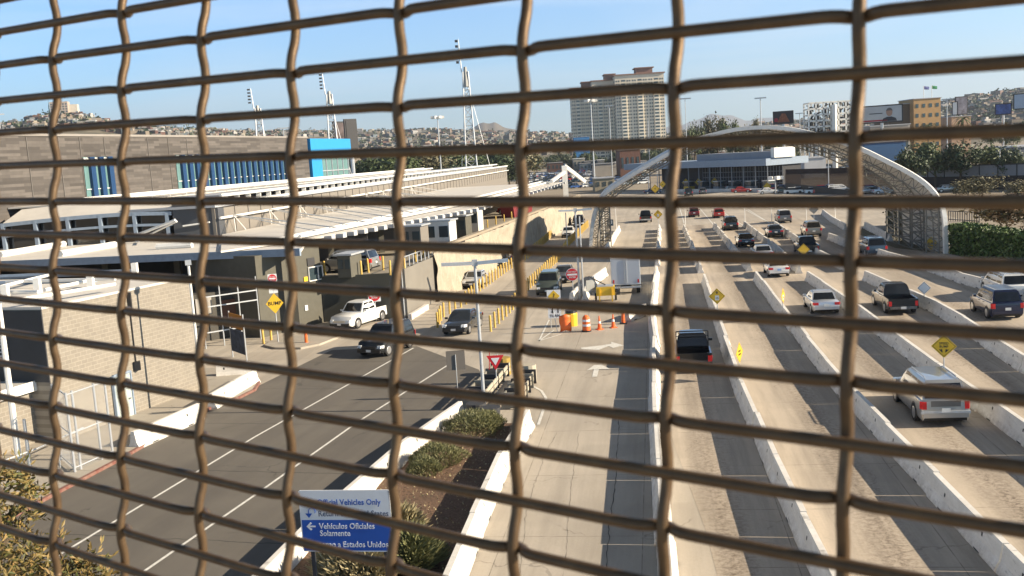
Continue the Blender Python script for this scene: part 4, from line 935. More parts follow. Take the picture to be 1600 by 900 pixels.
# --- bright blue box at its far end
bb0 = a1+D1*.3; t = thing('blue_pavilion', 'bright blue painted block with green glass at the end of the striped building', 'building', bb0)
L_ = 17; b = MB(); c = bb0
b.prism([c+N1*.4, c+D1*4+N1*.4, c+D1*4-N1*12, c-N1*12], 8, 16.9); b.prism([c+D1*4+N1*.4, c+D1*L_+N1*.4, c+D1*L_-N1*12, c+D1*4-N1*12], 14, 16.9)
b.build('wall', M['cyan'], t, world=True, fix=True)
b = MB(); b.prism([c+D1*4.02-N1*.2, c+D1*L_-N1*.2, c+D1*L_-N1*11, c+D1*4.02-N1*11], 8, 13.98); wn = b.build('window', plain('greenglass', (.12, .22, .22)), t, world=True, fix=True)
b = MB()
for i in range(6): q = c+D1*(4.4+i*2.4)-N1*.1; b.bar(q+Z3*8, q+Z3*14, .18)
b.bar(c+D1*4.2-N1*.1+Z3*11.5, c+D1*L_-N1*.1+Z3*11.5, .15); b.build('mullions', M['galv'], wn, world=True)
# --- low white building
p0 = atd(548, 272, 205); t = thing('low_office', 'low white building with a band of windows right of the blue block', 'building', (p0.x, p0.y, 0), R(-12))
MB().box((3, 5, 5), (9, 10, 10)).build('wall', M['white'], t)
b = MB(); [b.box((-.6+i*1.15, -.06, 8.4), (.75, .08, 1.5)) for i in range(7)]; b.build('window', M['winglass'], t); MB().box((3, 4.9, 10.15), (9.4, 10.6, .3)).build('roof', M['galv'], t)
# --- big roofs of the inspection halls
zr3 = 6.5
w2a = Vector((-26.9, 92, 0)); w2b = Vector((0.6, 291, 0)); D2 = (w2b-w2a).normalized(); N2 = Vector((D2.y, -D2.x, 0))
t = thing('inspection_hall', 'long pale inspection hall with ribbed siding and stacked flat roofs', 'building', w2a)
b = MB(); b.prism([w2a, w2b, w2b-N2*.3, w2a-N2*.3], 0, 9.0); b.build('siding', M['bonewall'], t, world=True, fix=True)
b = MB(); nrib = 60
for i in range(nrib): q = w2a+D2*(i*199/nrib+1.2)+N2*.03; b.bar(q+Z3*6.2, q+Z3*8.9, .10, .08)
b.build('siding_ribs', plain('ribdark', (.16, .15, .14)), t, world=True)
b = MB(); b.tube([w2a+N2*.45+Z3*8.0, w2b+N2*.45+Z3*8.0], .12, 8)
for i in range(40): q = w2a+D2*(i*5+1); b.bar(q+N2*.05+Z3*8.0, q+N2*.45+Z3*8.0, .08)
b.build('gutter_pipe', M['white'], t, world=True)
b = MB(); b.prism([w2a+N2*.3+D2*(-.5), w2b+N2*.3, w2b-N2*9, w2a-N2*9-D2*.5], 9.02, 9.25); b.prism([w2a-N2*3+D2*8, w2b-N2*3, w2b-N2*9.5, w2a-N2*9.5+D2*8], 9.75, 9.95)
rf = b.build('flat_roof', M['greyroof'], t, world=True, fix=True)
b = MB()
for i in range(62): q = w2a+D2*(10+i*3)-N2*3.2; b.bar(q+Z3*9.25, q+Z3*9.75, .22, .5)
split8(b, 'roof_strut', M['white'], rf, True)
b = MB(); b.tube([w2a-N2*2.8+D2*8+Z3*9.9, w2b-N2*2.8+Z3*9.9], .16, 8); b.tube([w2a+N2*.3+D2*6+Z3*9.35, w2b+N2*.3+Z3*9.35], .12, 8); b.build('eave_tube', M['white'], rf, world=True)
# upper roofs towards the striped building
u0 = Vector((-37.5, 97, 0)); u1 = w2b-N2*9.6-D2*60
b = MB(); b.prism([u0, u1, u1-N2*3-D1*2, Vector((-38, 140, 0)), Vector((-48.5, 97.5, 0))], 9.9, 10.05); b.build('rear_roof', M['bone'], t, world=True, fix=True)
b = MB(); q0 = u0+N2*.4; q1 = u1+N2*.4; b.tube([q0+Z3*10.35, q1+Z3*10.35], .15, 8); n_ = 36
for i in range(n_): q = q0.lerp(q1, (i+.5)/n_); b.bar(q+Z3*10.0, q+Z3*10.35, .1, .12)
b.tube([q0-N2*4+Z3*10.5, q1-N2*2+Z3*10.5], .12, 6); b.build('eave_frame', M['white'], t, world=True)
# --- roof 3: low white roof with brace rods and a stepped edge over the deck
e0 = at(500, 370, zr3); e1 = at(742, 325, zr3); e2 = at(880, 284, zr3); e0.z = e1.z = e2.z = 0
i0 = w2a+N2*.5; i2 = w2a+D2*110+N2*.5; f0 = V2(at(345, 392, zr3))
t = thing('canopy', 'wide white canopy with stepped edge and diagonal brace rods over the raised deck', 'canopy', e0)
b = MB(); b.prism([f0, e0, e1, e2, i2, i0], zr3-.14, zr3); b.build('roof_deck', M['bone'], t, world=True, fix=True)
# stepped fascia blocks
b = MB(); n_ = 18
for i in range(n_):
    for A_1, B_1, tt in (((e0, e1, (i+.5)/n_)),):
        q = A_1.lerp(B_1, tt); d = (B_1-A_1).normalized(); nn = Vector((d.y, -d.x, 0)); b.box(q+nn*.25+Z3*(zr3-.18), (.62, .9, .34), math.atan2(d.y, d.x))
for i in range(20): q = e1.lerp(e2, (i+.5)/20); d = (e2-e1).normalized(); nn = Vector((d.y, -d.x, 0)); b.box(q+nn*.25+Z3*(zr3-.18), (.8, .9, .34), math.atan2(d.y, d.x))
split8(b, 'edge_block', plain('edgepale', (.50, .50, .50)), t, True)
b = MB()
for k_, off in enumerate((2.2, 4.6)):
    g0 = e0.lerp(f0, off/10); g1 = e1.lerp(i2, off/22); g2 = e2.lerp(i2, off/26); MB().tube([g0+Z3*(zr3+.25), g1+Z3*(zr3+.25), g2+Z3*(zr3+.25)], .15, 8).build('roof_tube', M['white'], t, world=True)
    if k_ == 0: G0, G1 = g0, g1
b = MB()
for i in range(9):
    top = w2a+D2*(3+i*9.2)+N2*.5+Z3*8.1; 
    for dd in (5.5, 11): 
        q = G0.lerp(G1, min(1, max(0, (i*9.2+dd)/66))) if i < 7 else top+N2*6
        b.tube([top, Vector((q.x, q.y, zr3+.3))], .07 if dd > 6 else .045, 6)
    for s in (-1.2, 1.2): b.tube([top, top+D2*s+N2*.6+Z3*(-1.5)], .04, 5)
b.build('brace_rods', M['white'], t, world=True)
for i in range(7):
    q = e0.lerp(e1, (i+.5)/7)-N2*3; MB().box((q.x, q.y, (DZ+zr3)/2), (.5, .5, zr3-DZ), .2).build('column', M['olive'], t, world=True)
# big triangular end frame far away
q = at(883, 284, zr3); b = MB(); b.bar(Vector((q.x, q.y, DZ)), Vector((q.x, q.y, 9.6)), 1.0); b.bar(Vector((q.x, q.y, 9.6)), Vector((q.x+4, q.y+2, 6.2)), .6); b.bar(Vector((q.x, q.y, 8.4)), Vector((q.x-3, q.y-9, 7.0)), .5); b.build('end_frame', M['white'], t, world=True)
# --- roof B: canopy with the blue grey fascia at the left
c0 = at(0, 409, 6.3); c1 = at(470, 389, 6.3); c0.z = c1.z = 0; c0 = c0+(c0-c1)*.5
t = thing('canopy', 'flat pale canopy with a long blue grey fascia above the garage', 'canopy', c1)
b = MB(); b.prism([c0, c1, Vector((c1.x-3, 92.2, 0)), Vector((c0.x, 95, 0))], 6.05, 6.3); b.build('roof_deck', M['bone'], t, world=True, fix=True)
d = (c1-c0).normalized(); nn = Vector((d.y, -d.x, 0))
b = MB(); b.prism([c0, c1, c1+nn*.25, c0+nn*.25], 5.82, 6.36); b.build('fascia', M['bluegrey'], t, world=True, fix=True)
b = MB(); q0 = c0+Z3*6.55-nn*3; q1 = c1+Z3*6.55-nn*2
for x0, y0, x1, y1 in ((0, 398, 100, 381), (94, 397, 180, 382), (245, 386, 300, 382), (345, 382, 470, 376)):
    MB().tube([at(x0, y0, 6.5), at(x1, y1, 6.55)], .28, 8).build('roof_tube', M['white'], t, world=True)
for x in (140, 256, 300, 440):
    q = at(x, 400, 6.0); MB().box((q.x, q.y+3, 3), (.5, .5, 6.0)).build('column', M['olive'], t, world=True)
# the dark hall underneath (back wall)
t = thing('garage', 'dark open garage under the blue edged canopy', 'garage', (-25, 90, 0))
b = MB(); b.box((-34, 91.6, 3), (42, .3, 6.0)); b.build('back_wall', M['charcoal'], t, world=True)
b = MB(); b.prism([V2(at(250, 470)), V2(at(430, 470)), (-14.9, 91), (-55, 91), (-55, 70)], .0, 1.2); b.build('raised_floor', plain('garfloor', (.16, .145, .12)), t, world=True, fix=True)
# --- curved clerestory
cl0, cl1 = atd(8, 382, 92.6), atd(275, 378, 92.6)
t = thing('clerestory', 'low curved roof light with blue grey frame and dark openings', 'building', (cl0.x, 92.6, 0))
b = MB(); xl, xr_ = cl0.x, cl1.x; n_ = 16
def arcz(u): return atd(8+267*u, 350-19*math.sin(u*pi/2), 92.6).z
def arcx(u): return xl+(xr_-xl)*u
vs = []
for i in range(n_+1):
    u = i/n_; z = arcz(u); vs += [(arcx(u), 92.4, z), (arcx(u), 96.6, z+1.15), (arcx(u), 92.4, z-.22)]
b.add(vs, [(3*i, 3*i+3, 3*i+4, 3*i+1) for i in range(n_)]); b.build('curved_roof', M['bone'], t, world=True, fix=True)
b = MB()
for i in range(n_): a_, c_ = i/n_, (i+1)/n_; b.bar((arcx(a_), 92.3, arcz(a_)-.10), (arcx(c_), 92.3, arcz(c_)-.10), .3, .34); b.bar((arcx(a_), 92.3, arcz(a_)-1.15), (arcx(c_), 92.3, arcz(c_)-1.15), .3, .22)
for u in (0.01, .2, .39, .58, .78, .97): b.bar((arcx(u), 92.3, 6.3), (arcx(u), 92.3, arcz(u)), .34, .3)
b.build('frame', M['bluegrey'], t, world=True)
b = MB(); vs = []
for i in range(n_+1): u = i/n_; vs += [(arcx(u), 92.9, 6.3), (arcx(u), 92.9, arcz(u)-.05)]
b.add(vs, [(2*i, 2*i+2, 2*i+3, 2*i+1) for i in range(n_)]); b.build('dark_glazing', M['glass'], t, world=True)
b = MB(); b.tube([at(212, 368, 7), at(274, 344, 8.2)], .14, 6); b.tube([at(235, 366, 7), at(276, 346, 8.2)], .08, 6); b.tube([at(40, 371, 6.8), at(98, 382, 6.6)], .1, 6); b.build('brace_rods', M['white'], t, world=True)
# dark box between
q0 = atd(275, 380, 92.2); q1 = atd(346, 380, 92.2)
t = thing('plant_box', 'dark blue grey boxy plant room on the roof between clerestory and siding', 'building', (q0.x, 92.2, 0))
MB().box(((q0.x+q1.x)/2, 94.6, 7.95), (q1.x-q0.x, 5, 3.4)).build('wall', plain('darkbox', (.06, .065, .075)), t, world=True)
b = MB(); b.bar(Vector((q0.x+.9, 91.9, 7.5)), Vector((q1.x-.8, 91.9, 7.7)), .14); b.build('wall_lamp', M['white'], t, world=True)
# --- block building in front, left
A = Vector((-17.8, 55.0, 0)); dB = Vector((.37, 1, 0)).normalized(); nB = Vector((dB.y, -dB.x, 0)); LB = 10.6; A0 = A-dB*LB
t = thing('block_building', 'cream concrete block building with a grey door and white roof', 'building', A)
b = MB(); b.prism([A, A-nB*26, A0-nB*26, A0], 0, 6.4); b.build('wall', M['cmu'], t, world=True, fix=True)
b = MB(); b.prism([A+nB*.05+dB*.05, A-nB*26, A0-nB*26-dB*.05, A0+nB*.05-dB*.05], 6.4, 6.52); rf = b.build('roof', M['bone'], t, world=True, fix=True)
b = MB()
for x0, y0, x1, y1 in ((0, 448, 75, 430), (10, 440, 180, 436), (70, 453, 145, 437), (30, 468, 180, 444), (0, 456, 60, 456)):
    b.tube([at(x0, y0, 6.9), at(x1, y1, 6.9)], .09, 6)
for x, y in ((60, 458), (143, 452), (10, 470), (212, 432)): q = at(x, y, 6.52); b.box((q.x, q.y, 6.9), (.3, .3, .8))
b.build('roof_pipes', M['white'], rf, world=True)
b = MB()
for x0, y0, x1, y1 in ((0, 433, 210, 424), (0, 443, 150, 438)): b.tube([at(x0, y0, 6.6), at(x1, y1, 6.6)], .16, 6)
b.build('roof_ducts', M['bluegrey'], rf, world=True)
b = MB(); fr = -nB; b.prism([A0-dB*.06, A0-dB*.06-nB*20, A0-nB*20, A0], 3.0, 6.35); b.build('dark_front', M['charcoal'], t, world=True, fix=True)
b = MB()
for k in range(6): b.bar(A0-dB*.12-nB*2.2+Z3*(4.05+.18*k), A0-dB*.12-nB*6+Z3*(4.05+.18*k), .06, .05)
b.build('louvre', M['galv'], t, world=True)
ds = (at(222, 652)-A0).dot(dB)
b = MB(); q = A0+dB*(ds-1.15); b.hexa([q+nB*.02, q+dB*1.15+nB*.02, q+dB*1.15+nB*.1, q+nB*.1], [x_+Z3*2.3 for x_ in (q+nB*.02, q+dB*1.15+nB*.02, q+dB*1.15+nB*.1, q+nB*.1)]); dr = b.build('door', M['doorgrey'], t, world=True)
b = MB(); b.bar(q+dB*1.2+nB*.08, q+dB*1.2+nB*.08+Z3*2.4, .12); b.bar(q-dB*.05+nB*.08, q-dB*.05+nB*.08+Z3*2.4, .12); b.bar(q+nB*.08+Z3*2.38, q+dB*1.2+nB*.08+Z3*2.38, .12); b.build('frame', M['bluegrey'], dr, world=True); MB().box(q+dB*.95+nB*.16+Z3*1.05, (.08, .12, .06)).build('handle', M['chrome'], dr, world=True)
b = MB(); q = A0+dB*(ds+.6); b.box(q+nB*.12+Z3*2.55, (.3, .3, .45), .3); b.tube([q+nB*.05+Z3*2.6, q+nB*.05+Z3*6.2], .03, 6); b.box(q+nB*.1+Z3*5.9, (.15, .15, .9)); b.build('wall_light', M['black'], t, world=True)
# annex with white fascia
An = A0-nB*1.2; b = MB(); b.prism([An, An-nB*14, An-nB*14-dB*6.2, An-dB*6.2], 0, 2.62); t = thing('annex', 'low cream annex with a white edged roof at the left edge', 'building', An); b.build('wall', M['cmu'], t, world=True, fix=True)
b = MB(); b.prism([An+nB*.25, An-nB*14.2, An-nB*14.2-dB*6.5, An-dB*6.5+nB*.25], 2.62, 3.0); b.build('roof', plain('annexroof', (.50, .48, .44)), t, world=True, fix=True)
b = MB(); q = An-dB*6.5+nB*.28; b.hexa([q+Z3*2.6, An+nB*.28+Z3*2.6, An+nB*.33+Z3*2.6, q+nB*.05+Z3*2.6], [q+Z3*3.06, An+nB*.28+Z3*3.06, An+nB*.33+Z3*3.06, q+nB*.05+Z3*3.06]); b.build('fascia', M['white'], t, world=True)
# mesh gate
g0 = V2(at(177, 715)); g1 = V2(at(118, 742)); g2 = V2(at(96, 722)); t = thing('chain_link_gate', 'tall silver chain link gate cage before the cream block wall', 'gate', g0); b = MB(); hz = 3.5
ptsG = [g0, g0.lerp(g1, .3), g0.lerp(g1, .85), g1, g2]
for q in ptsG: b.tube([q, q+Z3*hz], .05, 6)
for i in range(4):
    for z in (.3, hz*.5, hz-.1): b.tube([ptsG[i]+Z3*z, ptsG[i+1]+Z3*z], .03, 6)
b.build('frame', M['galv'], t, world=True)
for i in range(4):
    b = MB(); P_, Q_ = ptsG[i], ptsG[i+1]; Lq = (Q_-P_).length; st = .12; k = -hz
    while k < Lq:
        for sg in (1, -1):
            s0, s1_ = max(0, k), min(Lq, k+hz)
            if s1_ > s0:
                za, zb_ = (s0-k, s1_-k) if sg > 0 else (hz-(s0-k), hz-(s1_-k)); b.tube([P_.lerp(Q_, s0/Lq)+Z3*za, P_.lerp(Q_, s1_/Lq)+Z3*zb_], .0035, 3, cap=False)
        k += st
    b.build('wire_panel', M['galv'], t, world=True)
b = MB(); ra, rb = V2(at(176, 715)), V2(at(0, 742)); 
t = thing('handrail', 'thin pale rail running along the pavement at the left', 'rail', rb); b.tube([at(130, 668, 1), at(60, 700, 1), at(0, 722, 1)], .035, 6); b.build('rail', M['galv'], t, world=True)
for x, y in ((95, 735), (30, 768)): q = at(x, y); MB().tube([q, q+Z3*1.15], .03, 6).build('post', M['galv'], t, world=True)
# --- olive block with sign wall under roof
o0 = V2(at(410, 528)); o1 = V2(at(508, 503)); t = thing('booth_block', 'olive grey wall block with a small window under the canopy edge', 'building', o0)
dv = (o1-o0).normalized(); nv = Vector((-dv.y, dv.x, 0)); b = MB(); b.prism([o0, o1, o1+nv*7, o0+nv*7], 0, 6.0); b.build('wall', M['olive'], t, world=True, fix=True)
q = onp(492, 427, o0, nv); b = MB(); b.bar(q-dv*.7-nv*.04, q+dv*.75-nv*.04, .06, 1.0); wn = b.build('window', M['winglass'], t, world=True); b = MB(); [b.bar(q+dv*k-nv*.08+Z3*(-.55), q+dv*k-nv*.08+Z3*.55, .07) for k in (-.75, .3, .8)]; [b.bar(q-dv*.75-nv*.08+Z3*k, q+dv*.8-nv*.08+Z3*k, .07) for k in (-.52, .52)]; b.build('frame', M['white'], wn, world=True)
q = onp(478, 481, o0, nv); MB().box(q-nv*.04, (.3, .06, .4), math.atan2(dv.y, dv.x)).build('notice', M['signwhite'], t, world=True); q = onp(485, 409, o0, nv); MB().box(q-nv*.04, (.8, .06, .6), math.atan2(dv.y, dv.x)).build('vent', M['charcoal'], t, world=True); q = onp(477, 436, o0, nv); MB().box(q-nv*.04, (.4, .06, .35), math.atan2(dv.y, dv.x)).build('yellow_notice', M['yellow'], t, world=True)
# left of it: frames / brown board
q0_, q1_ = V2(at(322, 545)), V2(at(408, 530)); dq = (q1_-q0_).normalized(); nq = Vector((-dq.y, dq.x, 0))
t = thing('inspection_booth', 'dark inspection booth with a brown shutter and pale frames', 'booth', q0_)
b = MB(); b.prism([q0_+nq*3, q1_+nq*3, q1_+nq*7, q0_+nq*7], 0, 3.5); b.build('wall', plain('boothdark', (.07, .065, .055)), t, world=True, fix=True)
q = onp(414, 480, q0_, nq); 
for sx in (0, .33, .66, 1): p_ = q0_.lerp(q1_, sx); MB().tube([p_, p_+Z3*4.6], .05, 6).build('post', M['galv'], t, world=True)
b = MB(); 
for z in (1.1, 2.9, 3.6): b.bar(q0_+Z3*z, q1_+Z3*z, .08)
b.build('rail', M['galv'], t, world=True)
MB().box(q0_.lerp(q1_, .82)+nq*2.8+Z3*2.1, (1.6, .1, 1.5), math.atan2(dq.y, dq.x)).build('shutter', plain('brown', (.12, .055, .035)), t, world=True); MB().box(q0_.lerp(q1_, .30)+nq*2.8+Z3*2.6, (1.2, .1, 1.2), math.atan2(dq.y, dq.x)).build('pale_board', plain('paleb', (.35, .33, .3)), t, world=True)
# small yellow guard rails + red bollard
for k, (x, y) in enumerate(((412, 537), (424, 534), (462, 512), (474, 508), (487, 505))): bollard(at(x, y), 'yellow guard post %s by the olive wall' % ['farthest left', 'second from left', 'in the middle', 'second from right', 'farthest right'][k], 'guard posts by the olive wall', h=1.0)
p = at(479, 538); t = thing('traffic_post', 'slim orange post standing on the corner before the olive wall', 'traffic post', p); MB().tube([(0, 0, 0), (0, 0, .06)], .22, 12).build('foot', M['black'], t); MB().tube([(0, 0, .06), (0, 0, 1.05)], [.12, .09], 10).build('body', M['orange'], t)
# island
t = thing('traffic_island', 'low raised concrete island at the corner', 'traffic island', at(440, 541)); b = MB(); b.prism([V2(at(*q)) for q in ((413, 542), (425, 534), (500, 520), (540, 524), (500, 540), (470, 546), (430, 546))], 0, .14); b.build('slab', M['walk'], t, world=True, fix=True)
# --- poster board
q0_, q1_ = at(364, 558), at(386, 566); t = thing('poster_board', 'tall display board with an orange and blue picture on two posts', 'display board', q0_)
for q in (q0_, q1_): MB().tube([V2(q), V2(q)+Z3*3.1], .05, 6).build('post', M['galv'], t, world=True)
dd = (V2(q1_)-V2(q0_)); nd = Vector((dd.y, -dd.x, 0)).normalized()*.03
for z0, z1, mt_ in ((2.05, 3.0, plain('posterorange', (.45, .20, .03))), (.45, 1.95, plain('posterblue', (.05, .07, .12), var=.8, scale=2))):
    b = MB(); b.ext([V2(q0_)+Z3*z0, V2(q1_)+Z3*z0, V2(q1_)+Z3*z1, V2(q0_)+Z3*z1], nd); b.build('picture_panel', mt_, t, world=True)
# --- raised deck with retaining wall
wl = [V2(at(*q)) for q in ((628, 497), (640, 490), (655, 481), (676, 470))]; rk = [V2(at(*q)) for q in ((672, 472), (712, 450), (760, 424), (812, 395), (862, 367), (905, 342))]
fd0 = V2(at(508, 503)); t = thing('raised_deck', 'raised concrete deck behind the fence and the rock wall', 'deck', fd0)
pol = [fd0]+wl+rk[1:]+[rk[-1]+Vector((-10, 10, 0)), Vector((2, 200, 0)), Vector((-14, 110, 0)), Vector((-26, 92, 0)), Vector((-20, 80, 0))]
b = MB(); b.prism(pol, .2, DZ); b.build('slab', plain('deck', (.27, .24, .19), scale=1), t, world=True, fix=True)
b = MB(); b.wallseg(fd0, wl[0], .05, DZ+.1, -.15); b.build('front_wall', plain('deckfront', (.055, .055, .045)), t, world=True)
b = MB()
for i in range(3): b.wallseg(wl[i], wl[i+1]+(wl[i+1]-wl[i])*.25, .05, DZ+.35, -.5)
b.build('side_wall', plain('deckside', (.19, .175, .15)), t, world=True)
b = MB(); allp = [wl[0].lerp(wl[-1], k/8) for k in range(9)]
for q in allp: b.tube([q+Vector((.25, -.1, 0)), q+Vector((.25, -.1, DZ+1.2))], .05, 6)
b.tube([allp[0]+Vector((.25, -.1, DZ+1.2)), allp[-1]+Vector((.25, -.1, DZ+1.2))], .04, 6); b.build('fence_posts', M['galv'], t, world=True)
# rock wall, displaced
b = MB(); nI, nJ = 150, 16; vs = []
for i in range(nI+1):
    base_ = lerp_poly(rk, i/nI); dr_ = (rk[-1]-rk[0]).normalized(); nr_ = Vector((dr_.y, -dr_.x, 0)); hz = DZ+.75
    for j in range(nJ+1):
        z = hz*j/nJ; q = base_+nr_*(.62+.3*noise.noise(Vector((i*.3, z*.5, 0)))+.22*noise.noise(Vector((i*.9, z*.9, 5)))+.25*(1-j/nJ)); vs.append((q.x, q.y, z))
b.add(vs, [(i*(nJ+1)+j, (i+1)*(nJ+1)+j, (i+1)*(nJ+1)+j+1, i*(nJ+1)+j+1) for i in range(nI) for j in range(nJ)])
t = thing('rock_wall', 'sunlit sculpted rock retaining wall along the left road', 'retaining wall', rk[0]); b.build('rock_face', M['rock'], t, world=True, fix=True)
b = MB(); [b.wallseg(lerp_poly(rk, i/10)+nr_*.3, lerp_poly(rk, (i+1)/10)+nr_*.3, DZ+.70, DZ+.95, .5) for i in range(10)]; b.build('coping', plain('coping', (.32, .27, .2)), t, world=True)
t = thing('low_kerb_wall', 'low pale kerb at the foot of the fenced deck wall', 'kerb', wl[0]); b = MB()
for i in range(2): b.wallseg(wl[i]+Vector((.9, -1.2, 0)), wl[i+1]+Vector((.9, -1.2, 0)), 0, .45, .3)
b.build('kerb_body', M['bone'], t, world=True)
# deck furniture: yellow bollards and booths
for k in range(8):
    q = at(508+k*17+(6 if k % 2 else 0), 430-(k % 3)*4, DZ); bollard(q, 'yellow post on the raised deck edge, %s from the left' % ordi(k).replace('nearest', 'first'), 'yellow posts on the raised deck', h=1.3, zb=DZ)
for k, (x, y) in enumerate(((650, 410), (662, 402), (762, 358), (775, 352), (788, 349), (800, 344))): bollard(at(x, y, DZ), 'yellow post behind the rock wall top, %s from the left' % ordi(k).replace('nearest', 'first'), 'yellow posts behind the rock wall', h=1.3, zb=DZ)
for k, (x, y, w_, h_) in enumerate(((548, 431, 1.1, 1.7), (650, 396, 2.0, 2.6), (690, 386, 2.6, 2.6), (738, 362, 2.2, 2.6), (720, 372, 2.0, 2.4))):
    q = at(x, y, DZ); t = thing('inspection_booth', ['grey booth beside the silver minivan', 'pale booth behind the deck fence', 'white framed booth above the rock wall start', 'cream booth with a small black opening', 'narrow booth between the framed and cream ones'][k], 'booth', (q.x, q.y, DZ), R(-15), 'booths on the raised deck')
    MB().box((0, 0, h_/2), (w_, 2.2, h_)).build('cabin', [M['olive'], M['bonewall'], M['white'], M['bone'], M['olive']][k], t); b = MB(); [b.box((sx*w_*.27, -1.12, h_*.62), (w_*.36, .05, h_*.42)) for sx in (-1, 1)]; b.build('window', M['winglass'], t); MB().box((0, 0, h_+.08), (w_+.4, 2.6, .14)).build('roof', M['galv'], t)
# dark recess behind under the canopy
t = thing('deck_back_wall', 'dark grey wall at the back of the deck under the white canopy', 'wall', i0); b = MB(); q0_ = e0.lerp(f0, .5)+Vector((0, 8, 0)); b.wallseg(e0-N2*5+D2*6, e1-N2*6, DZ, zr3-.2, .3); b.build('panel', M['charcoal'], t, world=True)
p = at(808, 338, DZ); t = thing('skip_container', 'dull red open container at the end of the deck', 'container', (p.x, p.y, DZ), R(60)); b = MB(); b.hexa([(-2.5, -1, 0), (2.5, -1, 0), (2.5, 1, 0), (-2.5, 1, 0)], [(-3, -1.1, 2.2), (3, -1.1, 2.2), (3, 1.1, 2.2), (-3, 1.1, 2.2)]); b.build('body', plain('dullred', (.20, .02, .025)), t)
# ================================================================ crash cushions at the planting bed nose
for k, (pts, lb_) in enumerate(((((738, 640), (786, 586)), 'crash cushion with stacked rails left of the yield sign'), (((800, 640), (826, 598)), 'crash cushion with stacked rails right of the yield sign'))):
    a_, c_ = V2(at(*pts[0])), V2(at(*pts[1])); d = (c_-a_).normalized(); nn = Vector((d.y, -d.x, 0)); Lc = (c_-a_).length
    t = thing('crash_cushion', lb_, 'crash cushion', a_, 0, 'crash cushions')
    for sg in (-1, 1):
        b = MB(); off = nn*sg*(.5 if k == 0 else .42)
        for z in (.35, .62): b.bar(a_+off+Z3*z, c_+off*.8+Z3*z, .06, .2)
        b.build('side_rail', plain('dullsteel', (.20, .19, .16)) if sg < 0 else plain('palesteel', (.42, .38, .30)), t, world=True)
    for i in range(6): q = a_.lerp(c_, i/5.5); b = MB(); b.bar(q-nn*.5+Z3*.45, q+nn*.5+Z3*.45, .10, .75); b.build('diaphragm', M['charcoal'] if i % 2 else plain('dullsteel', (.20, .19, .16)), t, world=True)
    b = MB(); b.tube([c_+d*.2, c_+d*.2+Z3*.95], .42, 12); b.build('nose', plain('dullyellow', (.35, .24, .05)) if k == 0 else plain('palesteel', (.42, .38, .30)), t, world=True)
p = at(752, 604); t = thing('barricade', 'small red and white striped board leaning by the crash cushion', 'barricade', at(766, 600)); MB().bar(Vector((0, 0, .8)), Vector((.1, 0, 2.2)), .16, .04).build('board', M['signred'], t); MB().bar(Vector((.35, 0, .5)), Vector((.5, .1, 1.7)), .3, .04).build('pale_board', M['white'], t)
for k, (x, y) in enumerate(((745, 655), (768, 662))):
    p = at(x, y); t = thing('sand_barrel', ['squat grey barrel behind the left crash cushion', 'grey barrel nearest the right bed edge'][k], 'barrel', p); MB().tube([(0, 0, 0), (0, 0, .7)], [.40, .44], 16).build('body', M['charcoal'], t); MB().tube([(0, 0, .7), (0, 0, .78)], .46, 16).build('lid', M['charcoal'], t)

# ================================================================ ARCH
aL = at(936, 387); aR = at(1472, 396); aL.z = aR.z = 0; dA = (aR-aL).normalized(); nA = Vector((-dA.y, dA.x, 0)); NAX = Vector((.10, .995, 0)); SP = (aR-aL).length
def A_pt(px, py): q = onp(px, py, aL, nA); return ((q-aL).dot(dA), q.z)
outline = [A_pt(*q) for q in ((922, 385), (924, 355), (931, 325), (944, 303), (970, 284), (1005, 262), (1045, 239), (1080, 221), (1115, 209), (1150, 201), (1190, 197.5), (1225, 199), (1260, 205), (1300, 216), (1345, 231), (1385, 250), (1420, 268), (1448, 287), (1466, 308), (1475, 330), (1478, 360), (1479, 396))]
def smooth_curve(P, k=4):
    o_ = []
    for i in range(len(P)-1):
        p0, p1, p2, p3 = P[max(i-1, 0)], P[i], P[i+1], P[min(i+2, len(P)-1)]
        for s in range(k):
            u = s/k; o_.append(tuple(.5*((2*p1[c])+(-p0[c]+p2[c])*u+(2*p0[c]-5*p1[c]+4*p2[c]-p3[c])*u*u+(-p0[c]+3*p1[c]-3*p2[c]+p3[c])*u**3) for c in (0, 1)))
    return o_+[P[-1]]
ol = smooth_curve(outline, 3); NA = len(ol)
t = thing('arch', 'wide white vaulted arch with lattice trusses spanning the traffic lanes', 'arch', aL)
def nrm2(i):
    a_, c_ = ol[max(i-1, 0)], ol[min(i+1, NA-1)]; tx, tz = c_[0]-a_[0], c_[1]-a_[1]; l_ = math.hypot(tx, tz); return (tz/l_, -tx/l_)   # inward-ish normal
def AP(i, inset, dep):
    nx, nz_ = nrm2(i); s, z = ol[i]; return aL+dA*(s+nx*inset)+Z3*(z+nz_*inset)+NAX*dep
DEP = 14.0
b = MB(); vs = []
for i in range(NA): vs += [AP(i, 0, 0), AP(i, 0, DEP), AP(i, .14, DEP), AP(i, .14, 0)]
b.add(vs, [(4*i+k, 4*i+4+k, 4*i+4+(k+1) % 4, 4*i+(k+1) % 4) for i in range(NA-1) for k in range(4)]); b.build('vault_shell', plain('vaultwhite', (.66, .63, .58), .5), t, world=True, fix=True)
b = MB()
for i in range(NA-1): b.bar(AP(i, .1, -.1), AP(i+1, .1, -.1), .35, .42)
b.build('front_rim', M['white'], t, world=True)
